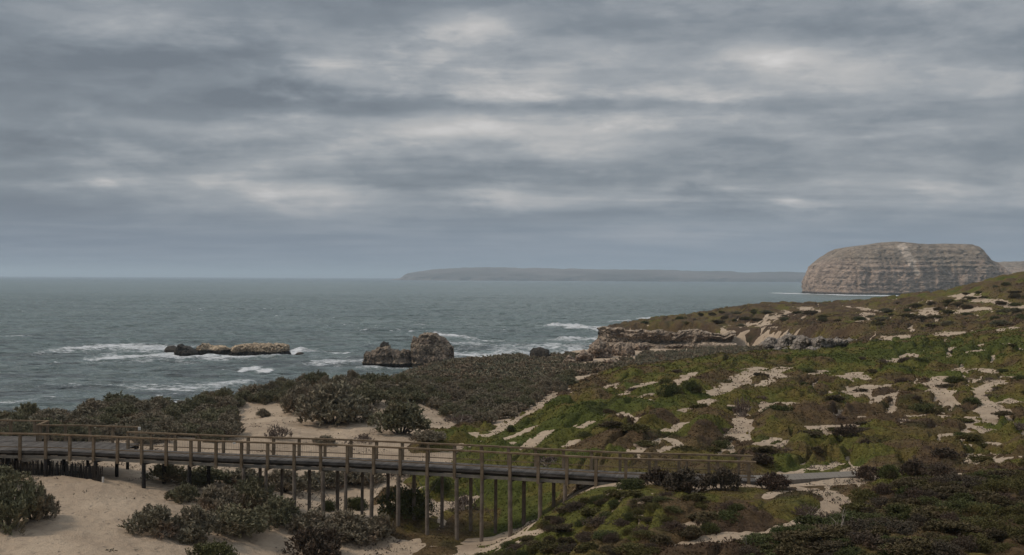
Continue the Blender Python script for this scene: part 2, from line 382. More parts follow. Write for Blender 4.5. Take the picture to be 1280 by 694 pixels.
for a in [(760, 409, 330), (850, 406, 318), (930, 413, 300), (1000, 413, 262), (1060, 413, 235), (1100, 414, 225), (1280, 408, 200), (1280, 428, 161), (1780, 428, 161),
          (800, 403, 345), (860, 397, 350), (900, 389, 358), (960, 382, 365), (1010, 381, 365), (1060, 380, 360), (1120, 373, 355), (1180, 366, 340), (1230, 355, 330), (1280, 344, 320), (1780, 300, 320),
          (1100, 397, 280), (1180, 394, 270), (1000, 397, 310), (1280, 383, 260), (1780, 350, 260), (1100, 428, 200), (1000, 434, 215)]: L(*a)
for a in [(860, 420, 6), (1000, 430, 8), (1180, 420, 10), (1280, 420, 14), (1780, 420, 20), (700, 340, 6)]: Z(*a)
high_s = TPS(lowp, 2e-3); lowp = save
def W2(px, Y): r = ray(px, 347); return (r[0] * Y, Y)
HPOLY = [W2(742, 332), W2(790, 322), W2(850, 314), W2(900, 305), W2(940, 296), W2(1000, 258), W2(1060, 228), W2(1120, 206), W2(1280, 168), W2(1900, 168),
         W2(1900, 430), W2(1280, 430), W2(1180, 418), W2(1000, 415), W2(900, 395), W2(820, 372), W2(752, 342)]
DECKZ = 11.6
DN = [onz(px, py, DECKZ) for px, py in ((-90, 561.5), (68, 564), (293, 574), (425, 578.5), (610, 588), (768, 597), (945, 602))]
PATH = [DN[-1][:2], (DN[-1][0] + 1.2, DN[-1][1] + .9), W2(1080, 60.2)]
def zt(X, Y):
    X = np.asarray(X, float); Y = np.asarray(Y, float)
    lo = low_s(X, Y); hi = high_s(X, Y)
    sd_ = sdpoly(X, Y, HPOLY) + 2.5 * fbm(X / 12, Y / 12, oct=3, seed=31)
    wd = np.where(X > 75, 18, 4.0)
    k = sstep(-wd * .5, wd, sd_)
    z = lo * (1 - k) + np.maximum(hi, lo) * k
    near = sstep(20, 50, Y)
    hill = sstep(200, 300, Y)
    z = z + near * (.38 * fbm(X / 8, Y / 9, oct=3, seed=3) + .05 * fbm(X / 1.2, Y / 1.2, oct=2, seed=9)) + hill * k * .7 * fbm(X / 16, Y / 22, oct=4, seed=5)
    dd = segdist(X, Y, [DN[5][:2], DN[6][:2], PATH[-1]])
    f = sstep(4.5, 1.5, dd)
    return z * (1 - f) + np.minimum(z, 11.53) * f
def ground(px, py, y0=30, y1=460):
    r = ray(px, py); Ys = np.exp(np.linspace(math.log(y0), math.log(y1), 500))
    dlt = CAMZ + r[2] * Ys - zt(r[0] * Ys, Ys); i = np.argmax(dlt < 0)
    if dlt[i] >= 0: return None
    if i == 0: Y = Ys[0]
    else:
        k = dlt[i - 1] / (dlt[i - 1] - dlt[i]); Y = Ys[i - 1] + k * (Ys[i] - Ys[i - 1])
    return (r[0] * Y, Y, float(zt(np.array([r[0] * Y]), np.array([Y]))[0]))

# sand blow-outs between the mats, each a real streak on the ground: (picture points used to find them, width m)
STR = [([(949, 460), (925, 475), (905, 487), (888, 492)], 1.5), ([(865, 467), (850, 475), (835, 484)], 1.2), ([(818, 478), (797, 484), (772, 497)], .9),
 ([(815, 492), (790, 502)], .8), ([(888, 500), (870, 510), (850, 515)], .8), ([(918, 508), (928, 522), (930, 537), (916, 549), (904, 559), (888, 574)], 1.05),
 ([(775, 517), (795, 526)], .7), ([(862, 528), (845, 535), (830, 543)], .6), ([(840, 550), (852, 558), (855, 574)], .5), ([(838, 560), (824, 568)], .4),
 ([(802, 556), (793, 565), (787, 574)], .8), ([(970, 548), (948, 557)], .4), ([(982, 555), (962, 562)], .5), ([(955, 503), (960, 517)], .6),
 ([(898, 448), (940, 445)], 1.3), ([(885, 457), (902, 455)], .9), ([(966, 475), (942, 488)], .8), ([(978, 462), (955, 470)], .9),
 ([(678, 508), (655, 520), (640, 530), (610, 545)], .7), ([(664, 536), (645, 545), (632, 550)], .9),
 ([(685, 540), (672, 548), (658, 562)], .8), ([(768, 482), (750, 492)], 1.4), ([(720, 490), (708, 497)], .9), ([(760, 519), (766, 522)], .7), ([(728, 508), (732, 510)], .6),
 ([(738, 528), (727, 533)], .7), ([(768, 546), (748, 551)], .6), ([(718, 552), (710, 562)], .6), ([(688, 499), (680, 503)], 1.0),
 ([(1103, 456), (1125, 449)], 1.1), ([(1145, 448), (1175, 446)], .7), ([(958, 466), (982, 460)], .9), ([(958, 477), (980, 471)], .8), ([(1010, 468), (1027, 464)], .9),
 ([(1025, 473), (1042, 469)], 1.0), ([(1050, 475), (1072, 466), (1078, 475)], .9), ([(1056, 493), (1088, 483)], 1.6), ([(1088, 487), (1130, 478)], .5),
 ([(1072, 509), (1100, 498), (1120, 492)], .6), ([(980, 505), (1012, 508)], .9), ([(1003, 538), (1040, 534), (1080, 532)], 1.1), ([(1036, 547), (1042, 538)], .8),
 ([(1080, 523), (1110, 517), (1140, 521), (1175, 520)], .5), ([(1105, 532), (1130, 525)], .4), ([(1165, 482), (1180, 474)], 1.5), ([(1172, 492), (1182, 484)], 1.2), ([(1193, 466), (1205, 461)], .9),
 ([(1225, 462), (1247, 465)], 1.0), ([(1228, 490), (1245, 476), (1262, 480)], .8), ([(1268, 472), (1290, 474)], 1.2), ([(1252, 504), (1266, 502)], 1.0), ([(1222, 516), (1247, 512)], .6),
 ([(1212, 522), (1214, 533), (1230, 540)], .7), ([(1180, 545), (1210, 544), (1236, 538)], .6), ([(1185, 560), (1220, 559), (1242, 555)], .7), ([(962, 562), (990, 552)], .5),
 ([(985, 592), (1015, 588), (1046, 580)], .9), ([(985, 606), (1060, 603)], 1.1), ([(1012, 612), (1042, 622), (1046, 636), (1030, 648), (1000, 658), (962, 668)], .75),
 ([(958, 622), (976, 614)], .4), ([(1198, 580), (1240, 576), (1290, 570)], .8), ([(1105, 615), (1128, 614)], .4), ([(915, 601), (950, 603)], .8),
 ([(898, 676), (935, 668)], .5), ([(850, 660), (866, 657)], .4), ([(880, 650), (905, 641)], .4), ([(850, 682), (880, 678), (915, 668)], .5),
 ([(1198, 369), (1230, 376), (1285, 384)], 3), ([(1196, 391), (1226, 386)], 2.5), ([(1148, 398), (1160, 387)], 1.6), ([(1075, 402), (1085, 392)], 1.4), ([(1008, 386), (1014, 390)], 3),
 ([(1060, 384), (1100, 389)], 1.6), ([(1075, 430), (1110, 428)], 4.0), ([(1118, 425), (1150, 424)], 4.0), ([(1175, 420), (1195, 416)], 2.5), ([(1238, 415), (1262, 411)], 2.2),
 ([(965, 398), (985, 390)], 1.8), ([(950, 408), (958, 404)], 1.6), ([(820, 441), (850, 441)], 9), ([(758, 452), (778, 455)], 2.5), ([(905, 418), (960, 421), (990, 423)], 1.6),
 ([(640, 492), (634, 490)], .9), ([(590, 496), (600, 494)], .6), ([(470, 505), (500, 508), (545, 520), (580, 535)], 2.2), ([(470, 492), (440, 515)], 2.0),
 ([(600, 556), (640, 556)], .5), ([(500, 672), (590, 690)], .8), ([(640, 682), (690, 655)], .35)]
STRW = []
for pts, w in STR:
    g = [ground(*p) for p in pts]; g = [(q[0], q[1]) for q in g if q]
    if g: STRW.append((g, w))
def gpoly(pts):
    o = []
    for p in pts:
        g = ground(*p)
        if g: o.append((g[0], g[1]))
    return o
# open sandy dune ground on the left; the mats begin to the right of this outline
x0 = gpoly([(556, 693), (600, 690), (648, 676), (660, 655), (628, 640), (548, 655), (556, 640), (600, 628), (640, 622), (600, 606), (560, 585), (572, 562), (600, 548), (650, 522), (686, 500), (722, 478), (770, 466), (840, 458), (905, 446), (955, 441)])
SANDPOLY = [(-400, 20), (-14, 20), (-9, 44)] + x0 + [W2(1000, 235), W2(960, 262), W2(935, 285), W2(880, 298), W2(800, 314), W2(740, 330), W2(700, 420), (-400, 420)]

ISLW = []
for q, r_ in [((508, 660), 2.0), ((562, 614), 2.0), ((604, 606), 2.4), ((596, 648), 2.0), ((560, 672), 1.8), ((630, 656), 1.8), ((622, 630), 1.8), ((645, 605), 2.4), ((486, 622), 1.2), ((530, 600), 1.3),
              ((545, 690), 1.2), ((560, 548), 2.2), ((590, 538), 2.2), ((540, 560), 1.8), ((606, 572), 2.0), ((600, 668), 1.3), ((655, 645), 1.5), ((636, 640), 1.6), ((668, 628), 1.5), ((640, 668), 1.3), ((622, 678), 1.0)]:
    g = ground(*q)
    if g: ISLW.append((g[0], g[1], r_))
def sandness(X, Y):
    wob = .55 * fbm(X / 1.1, Y / 2.4, oct=4, seed=21) + .30 * fbm(X / .5, Y / .9, oct=2, seed=22) * .6
    fs = np.clip(Y / 90, .6, 3)
    s = np.full(X.shape, -9.0)
    for g, w in STRW:
        gx = np.array([q[0] for q in g]); gy = np.array([q[1] for q in g]); k = min(3.2, max(1.15, gy.mean() / 55)); m = w * 2 + 6 * fs.max()
        sel = (X > gx.min() - m) & (X < gx.max() + m) & (Y > gy.min() - m * k) & (Y < gy.max() + m * k)
        if sel.any():
            dd = segdist(X[sel], Y[sel] / k, [(q[0], q[1] / k) for q in g]); f_ = fs[sel]
            s[sel] = np.maximum(s[sel], (w * .60 + .14 - dd) / (.75 * f_) + wob[sel] * 1.1)
    s = np.maximum(s, np.clip(sdpoly(X, Y, SANDPOLY) / 1.5, -9, 3) + wob * 2.5)
    a = .36 * X + .93 * Y; b = .93 * X - .36 * Y
    n = fbm(b / 1.15 + .5 * fbm(X / 3, Y / 5, oct=2, seed=47), a / 12.0, oct=3, seed=41); n2 = fbm(X / 5.5, Y / 4.0, oct=4, seed=42); amt = fbm(X / 22, Y / 30, oct=2, seed=44)
    far = sstep(150, 230, Y)
    s = np.maximum(s, (n - .44 + .24 * amt - .02 * far) * 5 + wob * .4)
    s = np.maximum(s, (n2 - .74 + .26 * amt + .25 * far) * 6 + wob * .4)
    for gx, gy, r_ in ISLW:
        d_ = np.hypot(X - gx, (Y - gy) / 1.3) / r_; s = np.where(d_ < 1.6, np.minimum(s, (d_ - 1) * 3 * r_ * .6 + wob * 1.6), s)
    fray = fbm(X / .9, Y / 1.6, oct=4, seed=48, gain=.62)
    s = s + .25 * fray * sstep(-2.5, -.3, s) * np.clip(fs, .8, 2)
    hole = fbm(X / 1.3, Y / 2.2, oct=4, seed=49); onr = sstep(-1.0, -3.0, np.clip(sdpoly(X, Y, SANDPOLY), -9, 3))
    s = np.where((s > 0) & (s < 6), s - sstep(.34, .55, hole) * .9 * onr, s)
    return s

DOMES = [((830, 572), 2.4, .8, -.25), ((868, 540), 3.2, .9, .30), ((812, 528), 2.4, .8, -.6), ((838, 540), 2.6, .7, .35), ((900, 552), 2.2, .5, -.5), ((880, 578), 2.6, .7, .2),
         ((936, 580), 2.0, .7, -.8), ((765, 556), 3.2, .7, -.5), ((720, 530), 3.0, .7, .5), ((785, 512), 3.0, .7, .5), ((905, 512), 2.6, .6, .1), ((700, 548), 2.4, .5, .3),
         ((745, 520), 2.4, .6, .6), ((880, 492), 2.8, .5, .2), ((1040, 606), 2.0, .4, -.2), ((990, 640), 1.8, .4, .3), ((1020, 560), 2.6, .6, .3), ((1100, 575), 2.5, .5, .2), ((1190, 548), 3, .6, .0),
         ((1000, 545), 2.6, .6, .1), ((770, 628), 1.6, .45, .2), ((720, 650), 1.5, .4, .35), ((830, 640), 1.7, .4, -.2), ((860, 625), 1.4, .4, .3), ((700, 668), 1.4, .35, .3), ((790, 660), 1.5, .4, .4), ((655, 520), 2.2, .5, .3)]
DOMW = []
for q, r_, h_, v_ in DOMES:
    g = ground(*q)
    if g: DOMW.append((g[0], g[1], r_, h_, v_))
def domes(X, Y, v, colr_=False):
    v = v.copy(); wx = .25 * fbm(X / 1.2, Y / 1.2, oct=2, seed=81)
    for gx, gy, r_, h_, t_ in DOMW:
        d2 = ((X - gx + wx) / r_) ** 2 + ((Y - gy) / (r_ * 1.25)) ** 2; m = d2 < 1
        if colr_: v = np.where(m, v * .35 + t_, v)
        else: v = np.where(m, np.maximum(v, h_ * np.sqrt(np.clip(1 - d2, 0, 1)) + .25 * v), v)
    return v
GREEN = [((700, 530), 13, 1.0), ((1100, 445), 30, .8), ((1200, 440), 22, .8), ((840, 500), 8, .7), ((640, 560), 7, .8), ((1040, 590), 6, .6), ((980, 640), 3, .6), ((630, 650), 6, .8), ((780, 600), 4, .5), ((1240, 520), 6, .5)]
BROWN = [((780, 540), 5, .9), ((905, 540), 4, .7), ((830, 560), 3, .8), ((1150, 400), 50, .3), ((900, 402), 50, .6), ((1010, 395), 30, .4), ((1150, 510), 14, .6), ((700, 470), 20, .6), ((1200, 660), 8, .6), ((870, 690), 3, .5)]
GB = []
for lst, sg in ((GREEN, 1), (BROWN, -1)):
    for (q, r_, a_) in lst:
        g = ground(*q)
        if g: GB.append((g[0], g[1], r_, a_ * sg))
PAL = np.array([(.100, .094, .023), (.068, .077, .018), (.112, .085, .027), (.098, .065, .033), (.070, .046, .029), (.032, .034, .014), (.102, .074, .035)])
def covercol(X, Y, cid):
    bias = np.zeros(X.shape)
    for gx, gy, r_, a_ in GB: bias += a_ * np.exp(-((X - gx) ** 2 + ((Y - gy) * .6) ** 2) / r_ ** 2)
    v = .85 * fbm(X / 5, Y / 8, oct=4, seed=61) + .95 * (cid - .5) + .55 * bias - .10 + .22 * sstep(215, 290, Y)
    v = domes(X, Y, v, True)
    c = np.zeros(X.shape + (3,))
    stops = [(-.75, 4), (-.35, 3), (-.12, 6), (.05, 2), (.32, 0), (.7, 1)]
    vv = np.clip(v, stops[0][0], stops[-1][0])
    for k in range(3): c[..., k] = np.interp(vv, [s_[0] for s_ in stops], [PAL[s_[1]][k] for s_ in stops])
    dk = sstep(.25, .6, fbm(X / 2.2, Y / 3, oct=3, seed=66))[..., None]
    return c * (1 - .55 * dk) + PAL[5] * .55 * dk
def cover(X, Y, z):
    s = sandness(X, Y)
    f1, c1 = voro(X / 3.0 + .3 * fbm(X / 2, Y / 2, seed=71), Y / 4.2, 51)
    f2, c2 = voro(X / .95, Y / 1.1, 55)
    big = np.sqrt(np.clip(1 - (f1 / .72) ** 2, 0, 1)); sm = np.sqrt(np.clip(1 - (f2 / .75) ** 2, 0, 1))
    h = .06 + big * (.35 + .65 * sstep(52, 66, Y)) * (.18 + .68 * _h((c1 * 9999).astype(np.int64), (c1 * 77).astype(np.int64), (c1 * 0).astype(np.int64), 3)) + sm * .20 + .12 * fbm(X / .45, Y / .5, oct=3, seed=77)
    h = domes(X, Y, h)
    edge = sstep(.1, -2.0, s)
    h = (h - .05) * edge + .06 * sstep(.2, -.3, s) - .2 * sstep(-.1, .5, s)
    h = np.where(z < 2.6, -.3, h)
    dd = segdist(X, Y, [DN[4][:2], DN[5][:2], DN[6][:2], PATH[-1]])
    h = h * sstep(.9, 2.4, dd) * (.22 + .78 * sstep(2.5, 9, dd)) - .2 * (1 - sstep(.9, 1.6, dd))
    return h, s, (c1 * .7 + c2 * .3)

# terrain grid: a fan whose apex is behind the camera
nr, nc = 1000, 1150
rows = np.r_[np.linspace(-30, 34, 40), np.exp(np.linspace(math.log(35), math.log(470), nr - 40))]
q = np.linspace(-1, 1, nc); cols = .44 * q + .46 * np.sign(q) * np.abs(q) ** 9
YY, CC = np.meshgrid(rows, cols, indexing='ij'); XX = CC * (YY + 40)
ZZ = zt(XX, YY)
idx = np.arange(nr * nc).reshape(nr, nc)
def gridfaces(idx): return np.stack([idx[:-1, :-1], idx[:-1, 1:], idx[1:, 1:], idx[1:, :-1]], -1).reshape(-1, 4)
GF = gridfaces(idx)
HH, SS, CID = cover(XX, YY, ZZ)
Vt = np.stack([XX, YY, ZZ + .05 * fbm(XX / .5, YY / .6, oct=2, seed=4) * (np.abs(CC) < .6)], -1).reshape(-1, 3)
tag(mk('ground', Vt, GF, M_sand), kind='structure')
CCOL = covercol(XX, YY, CID)
hf = HH.ravel(); keep = (hf[GF] > -.12).any(1); Fk = GF[keep]; used = np.unique(Fk); rm = np.full(nr * nc, -1); rm[used] = np.arange(len(used))
Vc = np.stack([XX, YY, ZZ + HH], -1).reshape(-1, 3)
tag(mk('ground_cover', Vc[used], rm[Fk], M_cover, col=CCOL.reshape(-1, 3)[used]),
    'low green and brown cushion mats covering the sandy slopes', 'ground cover', kind='stuff')

# leafy tufts growing out of the mats
def blades(C, N, L_, Wd, spread, col, jit=.3):
    """C centres (n,3), N outward normals; returns triangles"""
    n = len(C); D = N + rng.normal(0, spread, (n, 3)); D /= np.linalg.norm(D, axis=1)[:, None]
    T = np.cross(D, rng.normal(0, 1, (n, 3))); T /= np.linalg.norm(T, axis=1)[:, None]
    Ln = (L_ * rng.uniform(.6, 1.4, n))[:, None]; Wn = (Wd * rng.uniform(.7, 1.3, n))[:, None]
    V = np.stack([C - T * Wn * .5, C + T * Wn * .5, C + D * Ln * .75 + T * Wn * .45, C + D * Ln * .75 - T * Wn * .45], 1)
    V[:, 2] += D * Ln * .12
    F = np.arange(4 * n).reshape(n, 4)
    c = col * rng.uniform(1 - jit, 1 + jit, (n, 1)); c = c * rng.uniform(.93, 1.07, (n, 3))
    return V.reshape(-1, 3), F, np.repeat(c, 4, 0)
NT = 420000
# more candidates where the ground is closer; world-space lottery
Yr = np.exp(rng.uniform(math.log(41), math.log(300), NT)); Xr = rng.uniform(-.52, .52, NT) * (Yr + 12)
zr = zt(Xr, Yr); hr, sr, cr = cover(Xr, Yr, zr); colr = covercol(Xr, Yr, cr)
sr_edge = (sr > -.2) & (sr < .9) & (rng.uniform(0, 1, NT) < .05) & (zr > 3)
ok = sr_edge | (hr > .05) & (rng.uniform(0, 1, NT) < .35 + .65 * vnoise(Xr / 1.4, Yr / 1.4, seed=90) ** 2 * 4)
Xr, Yr, zr, hr, colr = Xr[ok], Yr[ok], zr[ok], hr[ok], colr[ok]
C = np.stack([Xr, Yr, zr + np.maximum(hr, .02) - .02], -1); k = 3; C = np.repeat(C, k, 0) + rng.normal(0, .05, (len(C) * k, 3)) * np.array([1, 1, .3])
Yk = np.repeat(Yr, k); sc = np.clip(Yk / 70, .7, 2.6)
heath = np.repeat(sstep(.1, .5, fbm(Xr / 4, Yr / 5, oct=2, seed=95)) * sstep(62, 50, Yr + 0 * Xr) * sstep(2, 10, Xr), k)
LL = (.075 + .12 * heath) * sc
V_, F_, c_ = blades(C, np.tile(np.array([0, 0, 1.0]), (len(C), 1)), LL, .055 * sc, .65, np.repeat(colr * rng.uniform(.72, 1.35, (len(colr), 1)), k, 0) * (1.1 - .25 * heath[:, None]), .22)
tag(mk('mat_leaves', V_, F_, M_tuft, col=c_, smooth=False), 'small leafy tufts sprouting all over the low cushion mats', 'foliage', kind='stuff')

# litter and creeping runners on the bare sand
NL = 60000
Yr = np.exp(rng.uniform(math.log(46), math.log(140), NL)); Xr = rng.uniform(-.52, .5, NL) * (Yr + 8)
zr = zt(Xr, Yr); hr, sr, cr = cover(Xr, Yr, zr)
cl_ = fbm(Xr / 1.6, Yr / 1.9, oct=3, seed=101)
ok = (hr < 0) & (cl_ > .22) & (zr > 3)
ok &= ~((Xr < -12) & (Yr < 67) & (cl_ < .62))
Xr, Yr, zr, cl_ = Xr[ok], Yr[ok], zr[ok], cl_[ok]
C = np.repeat(np.stack([Xr, Yr, zr + .01], -1), 3, 0) + rng.normal(0, .06, (len(Xr) * 3, 3)) * np.array([1, 1, .2])
lc = np.where(rng.uniform(0, 1, (len(C), 1)) < .5, np.array([[.13, .10, .085]]), np.array([[.085, .08, .05]]))
V_, F_, c_ = blades(C, np.tile(np.array([0, 0, .6]), (len(C), 1)), np.full(len(C), .11), np.full(len(C), .045), .9, lc, .4)
tag(mk('sand_litter', V_, F_, M_tuft, col=c_, smooth=False), 'sparse creeping runners and dry litter scattered on the sand', 'litter', kind='stuff')

# ------------------------------------------------------------------ sea
def m_sea(t, b):
    p = pos(t); s = nn(t, 'ShaderNodeSeparateXYZ', inp={0: p})
    f = nn(t, 'ShaderNodeAttribute', attribute_name='foam').outputs['Fac']
    n1 = noise(t, vmul(t, p, (.006, .012, 1)), 1, 4, .6); n2 = noise(t, vmul(t, p, (.035, .09, 1)), 1, 5, .6); n3 = noise(t, vmul(t, p, (.35, .8, 1)), 1, 5, .65)
    c = mixc(t, smap(t, n1, .35, .65), (.118, .162, .154), (.160, .206, .193))
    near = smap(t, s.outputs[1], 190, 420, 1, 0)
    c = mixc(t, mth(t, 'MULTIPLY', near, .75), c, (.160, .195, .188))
    reef = mth(t, 'MULTIPLY', smap(t, n2, .48, .62), smap(t, s.outputs[1], 250, 600, .75, .12))
    c = mixc(t, reef, c, (.070, .080, .082))
    n5 = noise(t, vmul(t, p, (.16, .30, 1)), 1, 5, .7); n6 = noise(t, vmul(t, p, (.05, .10, 1), (5, 3, 0)), 1, 5, .65)
    v5 = nn(t, 'ShaderNodeVectorMath', operation='SCALE', inp={0: c, 'Scale': mth(t, 'MULTIPLY', smap(t, n5, .3, .7, .78, 1.22), smap(t, n6, .3, .7, .84, 1.16))}); c = v5.outputs[0]
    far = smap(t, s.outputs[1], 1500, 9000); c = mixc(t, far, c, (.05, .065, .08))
    br = noise(t, vmul(t, p, (.5, 1.1, 1)), 1, 6, .7)
    fk = smap(t, mth(t, 'ADD', f, mth(t, 'MULTIPLY', mth(t, 'SUBTRACT', br, .5), 2.6)), .36, .95)
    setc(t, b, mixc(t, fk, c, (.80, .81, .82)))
    t.links.new(smap(t, fk, 0, 1, .24, .85), b.inputs['Roughness']); b.inputs['IOR'].default_value = 1.33
    b.inputs['Specular IOR Level'].default_value = .5
    w = mth(t, 'ADD', mth(t, 'MULTIPLY', n3, .6), mth(t, 'ADD', mth(t, 'MULTIPLY', noise(t, vmul(t, p, (.10, .28, 1)), 1, 5, .65), 1.6), mth(t, 'MULTIPLY', noise(t, vmul(t, p, (.02, .05, 1)), 1, 5, .6), 3)))
    bump(t, b, w, 2.2, 1.0)
M_sea = mat('sea_water', m_sea)
FO = [([(98, 436), (150, 434), (212, 436)], 7, .95), ([(140, 447), (200, 445), (290, 446), (335, 444)], 7, .85), ([(135, 442), (152, 448)], 2.5, .6), ([(160, 452), (190, 452)], 2, .6),
      ([(195, 486), (250, 483), (300, 480)], 3.2, .72), ([(60, 481), (140, 480), (200, 484)], 2, .42), ([(304, 463), (318, 463)], 1.6, 1.0), ([(326, 464.5), (334, 464.5)], 1.4, .95),
      ([(367, 441), (374, 437)], 2.2, 1.1), ([(385, 438), (432, 440)], 2, .6), ([(395, 453), (456, 451)], 3, .62), ([(400, 448), (440, 446)], 3, .35), ([(456, 458), (560, 458)], 3, .55), ([(430, 430), (470, 429)], 2, .3),
      ([(545, 419), (570, 421), (590, 423)], 3.5, .8), ([(590, 424), (625, 427)], 3, .5), ([(560, 440), (600, 443), (650, 441), (690, 442), (722, 438)], 8, .66), ([(575, 434), (660, 436)], 5, .4), ([(640, 447), (720, 446)], 8, .62), ([(540, 428), (600, 433), (700, 433), (745, 431)], 5, .5), ([(575, 447), (640, 450)], 5, .5), ([(620, 437), (720, 434)], 4, .6), ([(205, 441), (335, 443)], 4, .6), ([(60, 500), (0, 506)], 2, .4),
      ([(684, 408), (700, 407), (712, 408), (750, 412)], 5, 1.0), ([(668, 432), (692, 431)], 3, .7), ([(700, 425), (748, 424)], 5, .8), ([(520, 405), (527, 405)], 2, .9), ([(606, 429), (612, 429)], 2, .9),
      ([(768, 402), (782, 401)], 4, .8), ([(800, 399), (826, 397)], 4, .85), ([(978, 366.6), (1010, 367.3), (1060, 369), (1140, 370)], 17, 1.2), ([(560, 351.4), (700, 351.6), (1010, 351.6)], 130, .55), ([(345, 396), (352, 396)], 2, .8), ([(0, 422), (35, 421)], 1.2, .55)]
seag = [([onz(*p)[:2] for p in pts], w, a) for pts, w, a in FO]
snr, snc = 1250, 1100
srow = np.exp(np.linspace(math.log(120), math.log(90000), snr)); srow = np.r_[np.exp(np.linspace(math.log(120), math.log(1400), 850)), np.exp(np.linspace(math.log(1405), math.log(90000), snr - 850))]
q = np.linspace(-1, 1, snc); scol = .5 * q + .6 * q ** 7
SY, SC = np.meshgrid(srow, scol, indexing='ij'); SX = SC * (SY + 30)
foam = np.zeros(SX.shape); zadd = np.zeros(SX.shape)
for g, w, a in seag:
    gx = [p[0] for p in g]; gy = [p[1] for p in g]; m = w * 5
    sel = (SX > min(gx) - m) & (SX < max(gx) + m) & (SY > min(gy) - 3 * m) & (SY < max(gy) + 3 * m)
    x = SX[sel]; y = SY[sel]
    dd = segdist(x, y / 2.6 + w * .6 * fbm(x / 14, y / 24, oct=3, seed=110), [(p[0], p[1] / 2.6) for p in g])
    foam[sel] = np.maximum(foam[sel], a * 1.05 * np.exp(-(dd / w) ** 2) * (1 + .45 * fbm(x / 9, y / 4, oct=3, seed=111)))
    if (a > .96 or .75 < a < .84) and w < 10: zadd[sel] = np.maximum(zadd[sel], .18 * w * np.exp(-(dd / (w * .6)) ** 2) * np.clip(.6 + fbm(x / 3, y / 3, oct=2, seed=115), .1, 1.3))
cap = fbm(SX / 3.2, SY / 3.4, oct=3, seed=120) + .5 * fbm(SX / 60, SY / 60, oct=2, seed=121)
foam = np.maximum(foam, sstep(.80, .94, cap) * .75 * (SY < 900))
fade = sstep(2500, 700, SY)
sz = fade * 1.5 * (.42 * fbm(SX / 30, SY / 13, oct=2, seed=130) + .40 * fbm(SX / 7, SY / 5, oct=3, seed=131) + .16 * fbm(SX / 3, SY / 1.6, oct=1, seed=132)) + zadd
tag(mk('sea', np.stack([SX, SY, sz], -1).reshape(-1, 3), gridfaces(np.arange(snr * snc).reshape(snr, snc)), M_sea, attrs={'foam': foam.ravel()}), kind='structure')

# ------------------------------------------------------------------ rocks (lofted solids)
def loft(name, top, Y, depth, prof, mtl, base=-1.5, nx=120, ny=70, amp=.5, fs=3.0, strata=.3, sfreq=1.2, end=.5, ridge=.6, seed=1, skew=0.0, parent=None, zamp=.5):
    """top: [(x, z)] silhouette; prof: [(y,-1..1 ; z 0..1)] section from front foot over the top to the back foot"""
    tx = np.array([p[0] for p in top]); tz = np.array([p[1] for p in top])
    s_ = np.linspace(0, 1, nx); x = tx[0] + (tx[-1] - tx[0]) * (.5 - .5 * np.cos(s_ * math.pi)) * .35 + (tx[-1] - tx[0]) * s_ * .65
    zt_ = np.interp(x, tx, tz); e_ = np.clip(1 - np.abs(2 * (x - tx[0]) / (tx[-1] - tx[0]) - 1) ** (2 / end), 0, 1) ** .5
    pr = np.array(prof); sl = np.r_[0, np.cumsum(np.hypot(np.diff(pr[:, 0]), np.diff(pr[:, 1])))]; sv = np.linspace(0, sl[-1], ny)
    py_ = np.interp(sv, sl, pr[:, 0]); pz_ = np.interp(sv, sl, pr[:, 1])
    X = np.repeat(x[:, None], ny, 1); Yv = Y + skew * (X - tx.mean()) + e_[:, None] * depth * py_[None] ; Zv = base + (zt_[:, None] - base) * pz_[None]
    dirx = np.zeros_like(X); diry = np.sign(py_)[None] * np.ones_like(X) * np.abs(py_)[None]
    cxm = (tx[0] + tx[-1]) / 2; dirx = (X - cxm) / (tx[-1] - tx[0]) * 1.2 * (1 - e_[:, None] * .7)
    n1 = fbm(X / fs, Yv / fs, Zv / fs, 4, seed); n2 = 1 - 2 * np.abs(fbm(X / fs * .8, Yv / fs * .8, Zv / fs * .3, 3, seed + 9))
    zz = Zv * sfreq + .6 * fbm(X / (fs * 4), Yv / (fs * 4), oct=2, seed=seed + 3)
    st = vnoise(zz, zz * 0 + 3.3, seed=seed + 5) + .5 * vnoise(zz * 2.7, zz * 0 + 8.3, seed=seed + 6)
    dsp = amp * n1 - ridge * amp * n2 + strata * st * np.clip(1 - np.abs(pz_ - .5)[None] * .6, 0, 1)
    side = np.clip(np.abs(py_) * 1.3, .15, 1)[None]
    n3 = 1 - 2.6 * np.abs(fbm(X / fs * 2.3, Yv / fs * 2.3, Zv / fs * 3.6, 3, seed + 30)); n3 = n3 * amp * .55
    dsp = dsp + n3
    X = X + dsp * dirx; Yv = Yv + dsp * diry * side
    Zv = Zv + amp * zamp * fbm(X / fs * 1.7, Yv / fs * 1.7, Zv / fs, 3, seed + 21) * (pz_ > .5)[None] * np.minimum(1, e_ * 3)[:, None]
    idx_ = np.arange(nx * ny).reshape(nx, ny)
    return mk(name, np.stack([X, Yv, Zv], -1).reshape(-1, 3), gridfaces(idx_), mtl, parent)
BOX = [(-1, 0), (-1.02, .35), (-.95, .7), (-.75, .95), (-.4, 1), (.4, 1), (.8, .9), (1, .6), (1, 0)]
UND = [(-.80, 0), (-.84, .3), (-1.0, .5), (-.98, .8), (-.75, .97), (-.4, 1), (.4, 1), (.8, .9), (1, .5), (.9, 0)]
RND = [(-1, 0), (-.95, .35), (-.75, .7), (-.4, .94), (0, 1), (.4, .94), (.75, .7), (.95, .35), (1, 0)]
def sil(pts, Y): return [(P(a, b, Y)[0], P(a, b, Y)[2]) for a, b in pts]
Yr1 = 318
